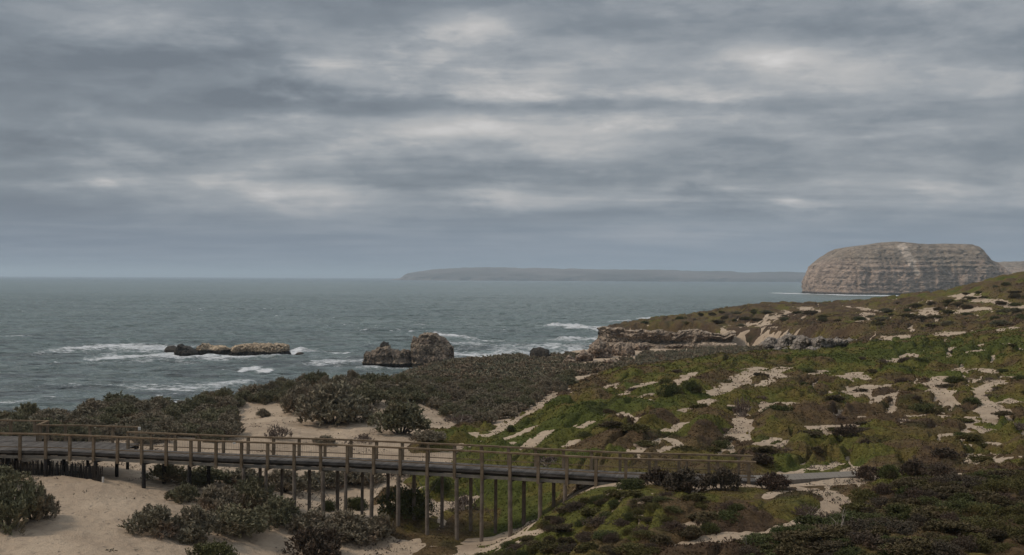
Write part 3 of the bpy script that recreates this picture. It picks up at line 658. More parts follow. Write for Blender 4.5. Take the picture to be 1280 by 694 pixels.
tag(loft('reef_slab', sil([(285, 441), (290, 434), (300, 431), (315, 430), (330, 431), (345, 430), (358, 431), (366, 433), (369, 437), (366, 443), (360, 446)], Yr1), Yr1 + 2, 5.5, UND, M_reef, amp=1.1, fs=2.2, strata=.6, sfreq=1.3, nx=200, ny=100, ridge=.8, end=.7, seed=3),
    'flat tan rock slab with black undercut base, the largest of the left reef', 'rock', 'sea rocks off the beach')
tag(loft('reef_slab', sil([(243, 441), (246, 434), (252, 430), (257, 430), (262, 434), (272, 433), (281, 434), (288, 437), (292, 442)], Yr1 + 6), Yr1 + 8, 3.6, UND, M_reef, amp=1.0, fs=1.8, strata=.5, sfreq=1.3, ridge=.8, end=.8, seed=5),
    'lower tan rock joining the big slab on its left side', 'rock', 'sea rocks off the beach')
tag(loft('reef_rock', sil([(219, 444), (221, 438), (223.5, 434), (225, 430), (227, 429.5), (230, 432.5), (234, 433), (238, 435), (243, 437), (246, 440), (248, 444)], Yr1), Yr1, 3.2, BOX, M_dkrock, amp=.8, fs=1.7, ridge=1.0, strata=.4, seed=7, end=.8),
    'dark pointed rock standing at the left end of the tan reef', 'rock', 'sea rocks off the beach')
tag(loft('reef_rock', sil([(204, 437), (208, 433), (216, 432.3), (222, 434), (226, 437)], 330), 331, 2.2, RND, M_dkrock, amp=.3, fs=1.4, seed=8, nx=50, ny=30),
    'low dark rock awash beside the white foam, leftmost in the sea', 'rock', 'sea rocks off the beach')
tag(loft('reef_rock', sil([(367, 444), (372, 440.5), (377, 440), (383, 444)], Yr1), Yr1, 1.3, RND, M_dkrock, amp=.25, fs=1.1, seed=9, nx=50, ny=30),
    'tiny dark rock in spray just right of the big tan slab', 'rock', 'sea rocks off the beach')
Yr2 = 283
tag(loft('sea_stack', sil([(511, 452), (513, 440), (513.5, 429), (516, 423), (521, 425), (524, 419), (529, 416.5), (538, 417), (545, 418.5), (553, 424), (561, 429), (566, 434), (565, 440), (562, 446), (568, 455)], Yr2), Yr2 + 2, 5.5, BOX, M_stack, base=-1.5, amp=1.1, fs=3.2, strata=.5, sfreq=.9, end=.5, ridge=1.0, seed=12, nx=170, ny=100, zamp=.95),
    'tall rounded grey brown rock stack, tallest rock in the sea', 'rock', 'sea rocks off the beach')
tag(loft('sea_rock', sil([(452, 454), (453, 444), (457, 440), (464, 441), (470, 438), (474, 433), (486, 432), (487, 438), (492, 439), (500, 440), (508, 437), (513, 439), (516, 452)], Yr2), Yr2 + 1, 4.2, BOX, M_stack, amp=1.0, fs=2.2, strata=.4, sfreq=1.2, end=.6, ridge=1.0, seed=14, nx=160, ny=80, zamp=1.0),
    'long low craggy rock attached left of the tall stack', 'rock', 'sea rocks off the beach')
tag(loft('cap_rock', sil([(474, 435), (475, 430), (479, 427), (486, 428), (487, 433), (486, 436)], Yr2), Yr2 + .5, 1.2, RND, M_dkrock, base=P(480, 440, Yr2)[2], amp=.3, fs=1.0, seed=15, nx=40, ny=30),
    'small dark knob perched on top of the low craggy rock', 'rock', 'sea rocks off the beach')
tag(loft('sea_rock', sil([(661, 452), (663, 439), (666, 435.5), (673, 434), (680, 435.5), (686, 438), (689, 450)], 262), 262, 2.2, BOX, M_dkrock, amp=.6, fs=1.6, seed=17, nx=60, ny=40),
    'small brown rock at the shoreline between the scrub and surf', 'rock', 'sea rocks off the beach')
# shore boulders at the tip of the low headland
BOULD = []
for (px, py, w, h, sd_, lb) in [(731, 452, 24, 14, 21, 'ochre boulder lowest at the shore tip of the headland'), (750, 447, 32, 24, 22, 'largest ochre boulder, directly under the headland nose'),
                             (713, 456, 20, 11, 23, 'small ochre boulder farthest left on the shore'), (779, 444, 32, 18, 24, 'ochre boulder right of the nose beneath the ledge'), (764, 457, 24, 9, 25, 'flat pale boulder half buried in scrub below the nose'),
                             (742, 459, 16, 8, 26, 'small pale boulder in the scrub in front of the ochre ones'), (800, 438, 26, 9, 27, 'low pale boulder at the left edge of the beach pocket')]:
    g = ground(px, py); Y = g[1]; BOULD.append((g[0], Y, w * Y / FPX * .6))
    tag(loft('shore_boulder', sil([(px - w / 2, py), (px - w * .42, py - h * .6), (px - w * .2, py - h * .85), (px - w * .05, py - h), (px + w * .15, py - h * .8), (px + w * .3, py - h * .75), (px + w * .45, py - h * .4), (px + w / 2, py)], Y), Y, w * Y / FPX * .5, RND, M_orange, base=g[2] - 1, amp=1.3, fs=2.2, strata=.5, ridge=1.0, seed=sd_, nx=80, ny=60),
        lb, 'boulder', 'shore boulders below the headland')
# cliff band along the front of the low headland
def cliffband(name, pts, mtl, lb, seed, th=5, overhang=.0, amp=1.0):
    """pts: (px, pytop, pybottom, Y)"""
    nx, ny = 260, 60; a = np.array(pts, float); s_ = np.linspace(0, 1, nx); k_ = np.linspace(0, 1, len(a))
    px = np.interp(s_, k_, a[:, 0]); tp = np.interp(s_, k_, a[:, 1]); bt = np.interp(s_, k_, a[:, 2]); Yc = np.interp(s_, k_, a[:, 3])
    prof = np.array([(-.9, -.35), (-.5, .08), (.1, .14), (.95, .22), (1.0, .42), (.3, .56), (-.15, .66), (.2, .78), (-.05, .9), (.25, .99), (.9, .97), (1.6, .7)])
    sv = np.linspace(0, len(prof) - 1, ny); py_ = np.interp(sv, np.arange(len(prof)), prof[:, 0]); pz_ = np.interp(sv, np.arange(len(prof)), prof[:, 1])
    V = np.zeros((nx, ny, 3))
    for i in range(nx):
        T = P(px[i], tp[i], Yc[i]); B = P(px[i], bt[i], Yc[i])
        V[i, :, 0] = T[0]; V[i, :, 1] = T[1] + py_ * th * .7 * (.75 + 1.1 * max(-.6, float(fbm(np.array([T[0] / 5.0]), np.array([seed * 1.7]), oct=3, seed=seed + 40)[0]))) ; V[i, :, 2] = B[2] + (T[2] - B[2]) * pz_
    X, Yv, Zv = V[..., 0], V[..., 1], V[..., 2]
    n = fbm(X / 3, Yv / 3, Zv / 1.4, 4, seed) * amp * 1.6 + amp * vnoise(Zv * 1.3 + .4 * fbm(X / 9, Yv / 9, seed=seed), X / 14, seed=seed + 4)
    V[..., 1] += n + 1.6 * amp * np.abs(fbm(X / 1.5, Yv / 1.5, Zv / .8, 3, seed + 11)); V[..., 2] += (1.9 * amp * fbm(X / 5, X * 0 + 3.1, oct=4, seed=seed + 15)) * (pz_ > .5)[None]; V[..., 2] += .5 * amp * fbm(X / 2.2, Yv / 2.2, Zv, 3, seed + 7) ; V[..., 0] += .8 * amp * fbm(X / 2.5, Yv / 2.5, Zv / 2, 2, seed + 8)
    return tag(mk(name, V.reshape(-1, 3), gridfaces(np.arange(nx * ny).reshape(nx, ny)), mtl), lb, 'rock ledge')
cliffband('headland_ledge', [(748, 412, 424, 327), (760, 409, 434, 322), (785, 411, 432, 316), (815, 413, 433, 312), (845, 413, 434, 309), (870, 414, 433, 305), (895, 417, 430, 301), (920, 420, 431, 296)], M_clf,
          'eroded brown rock ledge with dark overhangs under the low headland', 41)
for (px, py, w, h, sd_, lb) in [(968, 438, 34, 16, 71, 'leftmost grey outcrop beside the scrub above the green slope'), (990, 438, 30, 22, 72, 'tall dark grey outcrop, second from the scrub'),
        (1008, 440, 34, 20, 73, 'broad grey outcrop with a dark hollow, in the middle of the row'), (1030, 438, 32, 17, 74, 'grey outcrop right of the dark hollow'), (1050, 436, 26, 13, 75, 'low grey outcrop next to the pale ledge'),
        (978, 443, 26, 9, 76, 'flat grey rock in front of the tall dark outcrop'), (1018, 443, 30, 8, 77, 'flat dark rock at the front foot of the broad outcrop'), (1066, 432, 18, 9, 78, 'small grey rock touching the pale ledge')]:
    g = ground(px, py); Y = g[1]
    tag(loft('rock_outcrop', sil([(px - w / 2, py + 1), (px - w * .44, py - h * .55), (px - w * .25, py - h * .8), (px - w * .08, py - h), (px + w * .12, py - h * .78), (px + w * .3, py - h * .85), (px + w * .45, py - h * .4), (px + w / 2, py + 1)], Y), Y + 1, w * Y / FPX * .55, UND, M_greyrock, base=g[2] - .6, amp=.75, fs=1.3, strata=.4, ridge=1.0, sfreq=1.5, seed=sd_, nx=90, ny=60),
        lb, 'rock', 'grey outcrops above the green slope')
cliffband('pale_ledge', [(1060, 428, 434, 213), (1080, 426, 437, 208), (1110, 424, 436, 206), (1140, 420, 431, 205), (1165, 420, 427, 206)], M_orange,
          'pale broken limestone ledge at the foot of the right hill', 47, th=2.0, amp=.6)

# big distant headland
def m_head(t, b):
    p = pos(t); s = nn(t, 'ShaderNodeSeparateXYZ', inp={0: p})
    n1 = noise(t, vmul(t, p, (.012, .012, .03)), 1, 6, .62); n2 = noise(t, vmul(t, p, (.06, .06, .12)), 1, 6, .7); n4 = noise(t, vmul(t, p, (.09, .09, .02)), 1, 4, .6)
    zz = mth(t, 'ADD', mth(t, 'MULTIPLY', s.outputs[2], .34), mth(t, 'MULTIPLY', n1, 5.0))
    st = nn(t, 'ShaderNodeTexNoise', noise_dimensions='1D', inp={'W': zz, 'Scale': 1.0, 'Detail': 5, 'Roughness': .7}).outputs[0]
    c = mixc(t, smap(t, n1, .36, .62), (.33, .240, .182), (.39, .285, .215))
    c = mixc(t, mth(t, 'MULTIPLY', smap(t, st, .42, .66), .34), c, (.46, .36, .285))
    ck = mth(t, 'ABSOLUTE', mth(t, 'SUBTRACT', noise(t, vmul(t, p, (.03, .03, .09)), 1, 5, .65, .8), .5)); c = mixc(t, smap(t, ck, 0, .03, .6, 0), c, (.06, .05, .042))
    c = mixc(t, mth(t, 'MULTIPLY', smap(t, n4, .58, .7), .5), c, (.33, .26, .205))
    veg = smap(t, mth(t, 'ADD', s.outputs[2], mth(t, 'MULTIPLY', mth(t, 'SUBTRACT', n1, .5), 70)), 36, 58)
    c = mixc(t, mth(t, 'MULTIPLY', veg, .55), c, (.165, .140, .10))
    f = nn(t, 'ShaderNodeAttribute', attribute_name='scar').outputs['Fac']
    c = mixc(t, smap(t, mth(t, 'ADD', f, mth(t, 'MULTIPLY', mth(t, 'SUBTRACT', n2, .5), 1.2)), .4, .8), c, (.46, .375, .30))
    c = mixc(t, smap(t, s.outputs[2], 1.0, 5.0, 1, 0), c, (.05, .042, .036))
    n5 = noise(t, vmul(t, p, (.16, .16, .30)), 1, 5, .7)
    k = mth(t, 'MULTIPLY', smap(t, n2, .3, .7, .66, 1.32), smap(t, n5, .3, .7, .72, 1.28))
    v = nn(t, 'ShaderNodeVectorMath', operation='SCALE', inp={0: c, 'Scale': k})
    setc(t, b, v.outputs[0]); bump(t, b, mth(t, 'ADD', n2, mth(t, 'MULTIPLY', st, .3)), 6.0, 1.0)
M_head = mat('headland_rock', m_head)
YH = 1640
HP = [(-1, 0), (-.99, .12), (-.97, .30), (-.945, .46), (-.90, .60), (-.82, .74), (-.70, .88), (-.52, .98), (-.2, 1.0), (.5, .98), (.9, .6), (1, 0)]
hs = sil([(1008, 368), (1009, 352), (1012, 341), (1018, 331), (1033, 321), (1047, 312), (1055, 308), (1066, 306.5), (1080, 305), (1095, 302.5), (1112, 301.5), (1130, 303.5), (1150, 304.5), (1172, 304), (1195, 304.5), (1206, 308), (1210, 315), (1214, 321), (1226, 326), (1238, 337), (1254, 350), (1292, 366)], YH)
hs = [(a_ * (YH + 60) / YH, (b_ - CAMZ) * (YH + 60) / YH + CAMZ - 1.5) for a_, b_ in hs]
hd = loft('headland', hs, YH + 60, 110, HP, M_head, base=-5, nx=560, ny=300, amp=3.2, fs=20, strata=1.3, sfreq=.30, end=.28, ridge=1.1, seed=51, zamp=.14)
co = np.empty(len(hd.data.vertices) * 3, np.float32); hd.data.vertices.foreach_get('co', co); co = co.reshape(-1, 3)
btr = fbm(co[:, 0] / 38, co[:, 2] / 260, oct=4, seed=57); btr2 = np.abs(fbm(co[:, 0] / 16, co[:, 2] / 120, oct=3, seed=58))
front = (co[:, 1] < YH + 60) * np.clip(co[:, 2] / 8, 0, 1)
co[:, 1] += front * (9 * btr + 3 * btr2 + 7 * (co[:, 0] < P(1064, 347, YH)[0]))
hd.data.vertices.foreach_set('co', co.ravel().astype(np.float32)); hd.data.update()
A1, A2, A3 = P(1128, 309, YH), P(1140, 328, YH), P(1147, 342, YH)
scar = np.zeros(len(co))
for a_, b_, w_ in ((A1, A2, 8), (A2, A3, 5)):
    scar = np.maximum(scar, np.exp(-(segdist(co[:, 0] * YH / co[:, 1].clip(1000), (co[:, 2] - CAMZ) * YH / co[:, 1].clip(1000) + CAMZ, [(a_[0], a_[2]), (b_[0], b_[2])]) / w_) ** 2))
at = hd.data.attributes.new('scar', 'FLOAT', 'POINT'); at.data.foreach_set('value', scar.astype(np.float32))
tag(hd, 'massive flat topped brown cliff headland rising from the sea at right', 'headland', kind='structure')
YB = 2600
hb = loft('headland', sil([(1170, 350), (1205, 334), (1225, 330), (1250, 328.5), (1275, 327.5), (1330, 326), (1400, 330), (1480, 350)], YB), YB + 60, 220, HP, M_head, base=-5, nx=240, ny=100, amp=9, fs=50, strata=3, sfreq=.12, end=.4, seed=55)
tag(hb, 'farther low cliff behind the big headland at the right edge', 'headland', kind='structure')
def m_coast(t, b):
    p = pos(t); n = noise(t, vmul(t, p, (.0012, .0012, .02)), 1, 5, .6)
    setc(t, b, mixc(t, smap(t, n, .4, .6), (.10, .085, .075), (.17, .14, .125)))
M_coast = mat('far_coast_rock', m_coast)
YC = 7900
cs = sil([(478, 351), (496, 348), (506, 341), (520, 339), (540, 336.5), (565, 334.8), (600, 334), (640, 334.5), (700, 336), (760, 337), (830, 337.5), (880, 339.5), (940, 340), (1000, 340.5), (1060, 341), (1200, 344), (1330, 350)], YC)
tag(loft('far_coast', cs, YC + 500, 700, HP, M_coast, base=-5, nx=400, ny=60, amp=25, fs=240, strata=6, sfreq=.05, end=.2, seed=61), 'hazy blue line of distant coast along the horizon', 'coast', kind='structure')

# ------------------------------------------------------------------ boardwalk
bw = empty('boardwalk', (DN[0][0], DN[0][1], DECKZ)); tag(bw, 'weathered timber boardwalk with railings crossing the sandy hollow on tall legs', 'boardwalk')
bw.location = (0, 0, 0)
bwpt = [Vector((p[0], p[1], 0)) for p in DN]
def offset(pts, w):
    o = []
    for i, p in enumerate(pts):
        d1 = (pts[i] - pts[i - 1]).normalized() if i else (pts[1] - pts[0]).normalized()
        d2 = (pts[i + 1] - pts[i]).normalized() if i < len(pts) - 1 else d1
        n1 = Vector((-d1.y, d1.x, 0)); n2 = Vector((-d2.y, d2.x, 0)); m = (n1 + n2).normalized(); o.append(p + m * (w / m.dot(n1)))
    return o
bwf = offset(bwpt, 1.9)
def along(pts, step, start=0.0):
    out = []; acc = start
    for a, b in zip(pts[:-1], pts[1:]):
        Ls = (b - a).length
        while acc <= Ls: out.append((a + (b - a) * (acc / Ls), (b - a).normalized())); acc += step
        acc -= Ls
    return out
def planks(mb, near, far, z, wd=.14, gap=.012):
    for a, b, c, d_ in zip(near[:-1], near[1:], far[:-1], far[1:]):
        n = max(1, int((b - a).length / wd))
        for i in range(n):
            k0 = i / n; k1 = (i + 1) / n - gap / (b - a).length
            q = [a + (b - a) * k0, a + (b - a) * k1, c + (d_ - c) * k1, c + (d_ - c) * k0]; jz = random.uniform(-.004, .004)
            V = [(v.x, v.y, z + jz) for v in q] + [(v.x, v.y, z - .045 + jz) for v in q]
            mb.add(V, [(0, 1, 2, 3), (7, 6, 5, 4), (0, 4, 5, 1), (1, 5, 6, 2), (2, 6, 7, 3), (3, 7, 4, 0)])
dk = MB(); planks(dk, bwpt, bwf, DECKZ)
LA = [Vector((*W2(-90, 0)[:2], 0))]
def lerpx(pts, x):
    for a, b in zip(pts[:-1], pts[1:]):
        if min(a.x, b.x) <= x <= max(a.x, b.x): return a + (b - a) * ((x - a.x) / (b.x - a.x))
    return pts[0] if x < pts[0].x else pts[-1]
xa, xb = -38.0, P(163, 540, 69.0)[0]
lnA, lnB = lerpx(bwf, bwf[0].x), lerpx(bwf, xb)
mid1 = bwf[1]
lf0, lf1, lf2 = Vector((lnA.x, 71.2, 0)), Vector((mid1.x, 71.3, 0)), Vector((lnB.x, 70.6, 0))
eps = Vector((0, .012, 0))
planks(dk, [lnA + eps, mid1 + eps, lnB + eps], [lf0, lf1, lf2], DECKZ)
br0, br1 = Vector((P(43, 540, 71.3)[0], 71.4, 0)), Vector((lnA.x - 1, 71.4, 0))
brf0, brf1 = Vector((br0.x, 73.4, 0)), Vector((lnA.x - 1, 73.9, 0))
planks(dk, [br1, br0], [brf1, brf0], DECKZ)
dk.build('deck', M_deck, bw)
def beamline(pts, zc, w, h, name, mtl, parent=bw, ins=0.0):
    for a, b in zip(pts[:-1], pts[1:]):
        m_ = MB(); dr = (b - a).normalized() * .004
        m_.bar((a.x + dr.x, a.y + dr.y, zc), (b.x - dr.x, b.y - dr.y, zc), w, h); m_.build(name, mtl, parent)
near_in, far_in = offset(bwpt, .035), offset(bwpt, 1.86)
beamline(near_in, DECKZ - .10, .05, .10, 'edge_board', M_deck)
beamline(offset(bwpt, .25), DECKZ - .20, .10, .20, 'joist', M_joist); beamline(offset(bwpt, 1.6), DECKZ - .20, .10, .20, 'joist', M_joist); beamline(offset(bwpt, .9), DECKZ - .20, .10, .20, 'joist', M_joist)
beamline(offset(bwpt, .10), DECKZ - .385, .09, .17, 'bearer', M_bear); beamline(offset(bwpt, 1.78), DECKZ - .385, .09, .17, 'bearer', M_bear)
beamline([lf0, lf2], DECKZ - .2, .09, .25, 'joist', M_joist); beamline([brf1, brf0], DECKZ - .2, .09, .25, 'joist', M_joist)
def fence_run(pts, step, start, side, wires=True, post_drop=.55):
    ps = along(pts, step, start); nrm = lambda d_: Vector((-d_.y, d_.x, 0))
    for i, (p, d_) in enumerate(ps):
        m_ = MB(); zt0 = DECKZ - post_drop; jx = random.uniform(-.012, .012)
        m_.box((p.x, p.y, (zt0 + DECKZ + .965) / 2), .155, .14, DECKZ + .97 - zt0, d_); m_.build('post', M_post, bw)
    for a, b in zip(pts[:-1], pts[1:]):
        m_ = MB(); m_.bar((a.x, a.y, DECKZ + .995), (b.x, b.y, DECKZ + 1.0), .18, .085); m_.build('top_rail', M_rail, bw)
        m_ = MB(); m_.bar((a.x, a.y, DECKZ + .22), (b.x, b.y, DECKZ + .22), .04, .045); m_.build('bottom_rail', M_rail, bw)
        if wires:
            m_ = MB(); n = int((b - a).length / .105)
            for i in range(n):
                q_ = a + (b - a) * ((i + .5) / n); m_.bar((q_.x, q_.y, DECKZ + .22), (q_.x, q_.y, DECKZ + .97), .006, .006)
            m_.build('wire_infill', M_wire, bw)
    return ps
NP = fence_run(offset(bwpt, -.055), 1.57, 1.0, -1)
xs_ = lnB.x
bf = offset(bwpt, 1.955)
FP = fence_run([lerpx(bf, xs_)] + [p for p in bf if p.x > xs_ + .1], 1.57, .05, 1)
fence_run([Vector((br0.x + .3, 71.35, 0)), lf1 + Vector((0, .05, 0)), lf2 + Vector((0, .05, 0))], 1.57, .05, 1)
fence_run([brf1, brf0, ], 1.6, .1, 1); fence_run([brf0, br0 + Vector((.15, .0, 0))], 1.9, .1, 1, False)
m_ = MB(); e_ = lf2; m_.box((e_.x + .05, e_.y - .1, DECKZ + .93), .14, .12, .18); m_.build('rail_end_cap', M_white, bw)
e_ = bwpt[2]; m_ = MB(); m_.box((e_.x + .02, e_.y - .14, DECKZ + .93), .16, .05, .10); m_.build('rail_end_cap', M_white, bw)
# legs
def leg(p, ztop, mtl, w=.125, base_z=None):
    gz = float(zt(np.array([p.x]), np.array([p.y]))[0]) - .35 if base_z is None else base_z
    if ztop - gz < .4: return gz
    m_ = MB(); dr = Vector((random.uniform(-.012, .012) * (ztop - gz), random.uniform(-.01, .01), 0))
    m_.tube([(p.x + dr.x, p.y + dr.y, gz), (p.x, p.y, ztop)], [w * .62, w * .58], 8); m_.build('leg', mtl, bw); return gz
lc = 0; legpairs = []
for i, (p, d_) in enumerate(NP):
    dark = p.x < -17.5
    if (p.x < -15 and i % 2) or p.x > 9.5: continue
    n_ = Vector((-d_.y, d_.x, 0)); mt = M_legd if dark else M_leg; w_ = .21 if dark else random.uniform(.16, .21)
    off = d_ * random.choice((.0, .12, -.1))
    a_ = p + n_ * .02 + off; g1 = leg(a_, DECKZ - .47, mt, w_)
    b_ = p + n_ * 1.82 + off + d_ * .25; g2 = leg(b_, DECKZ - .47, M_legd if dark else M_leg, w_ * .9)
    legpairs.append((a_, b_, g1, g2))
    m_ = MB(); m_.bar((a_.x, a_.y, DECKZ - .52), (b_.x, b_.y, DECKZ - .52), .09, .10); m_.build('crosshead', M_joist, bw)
for (a, b, g1, g2), (a2, b2, h1, h2) in list(zip(legpairs[:-1], legpairs[1:]))[8:16:2]:
    m_ = MB()
    m_.bar((b.x, b.y, DECKZ - .7), (b2.x, b2.y, h2 + .8), .018, .018); m_.bar((b2.x, b2.y, DECKZ - .7), (b.x, b.y, g2 + .8), .018, .018); m_.build('brace', M_wire, bw)
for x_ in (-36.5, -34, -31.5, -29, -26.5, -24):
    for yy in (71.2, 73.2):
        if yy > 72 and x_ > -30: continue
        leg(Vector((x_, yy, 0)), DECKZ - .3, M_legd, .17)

# path beyond the boardwalk end
pp = [Vector((PATH[0][0] + .02, PATH[0][1], 0)), Vector((PATH[-1][0], PATH[-1][1], 0))]; pf = [bwf[-1] + Vector((.02, 0, 0)), pp[1] + Vector((0, 1.5, 0))]
m_ = MB(); n = 24
for i in range(n):
    k0, k1 = i / n, (i + 1) / n - .002
    q = [pp[0].lerp(pp[1], k0), pp[0].lerp(pp[1], k1), pf[0].lerp(pf[1], k1), pf[0].lerp(pf[1], k0)]
    V = [(v.x, v.y, DECKZ - .01) for v in q] + [(v.x, v.y, DECKZ - .42) for v in q]
    m_.add(V, [(0, 1, 2, 3), (7, 6, 5, 4), (0, 4, 5, 1), (1, 5, 6, 2), (2, 6, 7, 3), (3, 7, 4, 0)])
tag(m_.build('path', M_conc), kind='structure')

# brushwood sand fence below the boardwalk on the left
sf = empty('sand_fence'); tag(sf, 'low dark brushwood slat fence edging the sand path below the boardwalk', 'fence')
fpts = []
for px, py in ((-60, 588), (10, 591), (48, 594), (80, 595), (105, 598), (127, 603)):
    fpts.append(Vector(ground(px, py)))
sp2 = along([Vector((p.x, p.y, 0)) for p in fpts], .085)
grp = [sp2[i:i + 12] for i in range(0, len(sp2), 12)]
for g in grp:
    m_ = MB()
    for p, d_ in g:
        gz = float(zt(np.array([p.x]), np.array([p.y]))[0]); h_ = random.uniform(.72, .92); tl = random.uniform(-.06, .06)
        m_.bar((p.x, p.y, gz - .1), (p.x + tl, p.y + tl, gz + h_), random.uniform(.04, .065), .03)
    a, b = g[0][0], g[-1][0]
    za, zb = [float(zt(np.array([q_.x]), np.array([q_.y]))[0]) for q_ in (a, b)]
    if (b - a).length > .1:
        m_.bar((a.x, a.y + .04, za + .3), (b.x, b.y + .04, zb + .3), .02, .03); m_.bar((a.x, a.y + .04, za + .6), (b.x, b.y + .04, zb + .6), .02, .03)
    m_.build('slat_panel', M_legd if random.random() < .75 else M_joist, sf)
m_ = MB(); e_ = fpts[-1]; m_.tube([(e_.x + .08, e_.y, e_.z - .3), (e_.x + .08, e_.y, e_.z + .32)], [.07, .065], 8); m_.build('end_post', M_white, sf)

# ------------------------------------------------------------------ shrubs
def shrubmesh(kind, seed, n=3600):
    r = np.random.default_rng(seed)
    if kind == 'mound': nl, hr_, ll, lw, up = 9, .42, .045, .022, .5
    elif kind == 'dark': nl, hr_, ll, lw, up = 13, .62, .085, .026, 1.2
    elif kind == 'dead': nl, hr_, ll, lw, up = 9, .5, .06, .02, .6
    else: nl, hr_, ll, lw, up = 16, .60, .078, .022, .9
    ang = r.uniform(0, 2 * math.pi, nl); rad = .33 * np.sqrt(r.uniform(0, 1, nl)); lr = r.uniform(.13, .24, nl)
    lz = hr_ * (1 - (rad / .5) ** 2) * r.uniform(.62, 1, nl) - lr * .6
    if kind == 'mound': rad *= .7; lr = r.uniform(.2, .3, nl); lz = np.zeros(nl) + r.uniform(-.02, .1, nl)
    lc_ = np.stack([rad * np.cos(ang), rad * np.sin(ang), np.maximum(lz, lr * .3)], -1)
    per = 16 if kind != 'mound' else 12; m = n // per
    k = r.integers(0, nl, m); D = r.normal(0, 1, (m, 3)); D[:, 2] = np.abs(D[:, 2]) * 1.1 - .2; D /= np.linalg.norm(D, axis=1)[:, None]
    tip = lc_[k] + D * (lr[k] * r.uniform(.8, 1.15, m))[:, None]; tip[:, 2] = np.maximum(tip[:, 2], .02)
    ax = D * .75 + np.array([0, 0, up]) + r.normal(0, .22, (m, 3)); ax /= np.linalg.norm(ax, axis=1)[:, None]
    Ls = {'mound': .05, 'dead': .12, 'dark': .12, 'grey': .115}[kind] * r.uniform(.6, 1.5, m)
    j = np.repeat(np.arange(m), per); tt_ = r.uniform(0, 1, m * per)
    Cc = tip[j] - ax[j] * (Ls[j] * tt_)[:, None] + r.normal(0, .008 if kind != 'mound' else .02, (m * per, 3)); Cc[:, 2] = np.maximum(Cc[:, 2], .005)
    rad_ = r.normal(0, 1, (m * per, 3)); N_ = ax[j] * .8 + rad_ * .5; N_ /= np.linalg.norm(N_, axis=1)[:, None]
    T = np.cross(N_, r.normal(0, 1, (m * per, 3))); T /= np.linalg.norm(T, axis=1)[:, None]
    Ln = ll * r.uniform(.35, .8, (m * per, 1)); Wn = lw * r.uniform(.7, 1.2, (m * per, 1))
    V = np.stack([Cc - T * Wn * .5, Cc + T * Wn * .5, Cc + N_ * Ln + T * Wn * .25, Cc + N_ * Ln - T * Wn * .25], 1).reshape(-1, 3)
    return V, np.arange(len(V)).reshape(-1, 4), lc_
PROTO = {}
def proto(kind, mt, cnt, n):
    for i in range(cnt):
        V, F, lc_ = shrubmesh(kind, hash((kind, i, n)) % 9999 if False else (len(PROTO) * 31 + i * 7 + n), n)
        o = mk('foliage', V, F, mt, smooth=False); fm = o.data; bpy.data.objects.remove(o)
        sm = MB(); r_ = random.Random(i)
        for c in lc_:
            mp = c * .5 + np.array([r_.uniform(-.03, .03), r_.uniform(-.03, .03), 0]); sm.tube([(0, 0, -.05), tuple(mp * np.array([1, 1, .9])), tuple(c + np.array([0, 0, .04]))], [.016, .010, .004], 4)
        if kind == 'dead':
            for q_ in range(26):
                a_ = r_.uniform(0, 6.28); e2 = r_.uniform(.2, 1.2); L2 = r_.uniform(.25, .55); p0 = (r_.uniform(-.2, .2), r_.uniform(-.2, .2), .02)
                p1 = (p0[0] + L2 * .5 * math.cos(a_) * math.cos(e2), p0[1] + L2 * .5 * math.sin(a_) * math.cos(e2), p0[2] + L2 * .5 * math.sin(e2)); p2 = (p0[0] + L2 * math.cos(a_ + .3) * math.cos(e2), p0[1] + L2 * math.sin(a_ + .3) * math.cos(e2), p0[2] + L2 * math.sin(e2) * .9)
                sm.tube([p0, p1, p2], [.010, .007, .003], 4)
        o = sm.build('stem', M_stem if kind != 'dead' else M_twig); stm = o.data; bpy.data.objects.remove(o)
        PROTO.setdefault((kind, mt.name), []).append((fm, stm))
proto('grey', M_grey, 6, 7800); proto('grey', M_olive, 4, 7800); proto('dark', M_dark, 3, 4600); proto('mound', M_green, 3, 5000); proto('dead', M_dead, 3, 1500); proto('mound', M_dark, 1, 4600); proto('dark', M_heath, 3, 5200); proto('dark', M_green, 2, 4600); proto('dark', M_yel, 2, 5200); proto('mound', M_yel, 2, 5000)
def shrub(name, kind, mt, x, y, z, w, h, label, cat='shrub', group=None, parts=True, rz=None):
    z = z + max(0., float(cover(np.array([x]), np.array([y]), np.array([z]))[0][0]) * .85)
    fm, stm = random.choice(PROTO[(kind, mt.name)]); hr_ = {'mound': .42, 'dark': .66, 'dead': .5, 'grey': .68}[kind]
    sc_ = (w * 1.05, w * random.uniform(.85, 1.15), h / hr_); rz = random.uniform(0, 6.28) if rz is None else rz
    if parts:
        e = empty(name, (x, y, z - .06 * h)); e.scale = sc_; e.rotation_euler = (0, 0, rz)
        f = bpy.data.objects.new('foliage', fm); S.collection.objects.link(f); f.parent = e
        s_ = bpy.data.objects.new('stem', stm); S.collection.objects.link(s_); s_.parent = e
    else:
        e = bpy.data.objects.new(name, fm); S.collection.objects.link(e); e.location = (x, y, z - .06 * h); e.scale = sc_; e.rotation_euler = (0, 0, rz)
    return tag(e, label, cat, group)
PLACED = []
def at(px, py, wpx, hpx, kind, mt, name, label, group=None):
    g = ground(px, py)
    if not g: return
    s_ = g[1] / FPX * 1.08; PLACED.append((g[0], g[1], wpx * s_ / 2))
    shrub(name, kind, mt, g[0], g[1] + wpx * s_ * .25, g[2], wpx * s_, hpx * s_ * .95, label, 'shrub', group)
G1 = 'shrubs standing singly around the boardwalk'
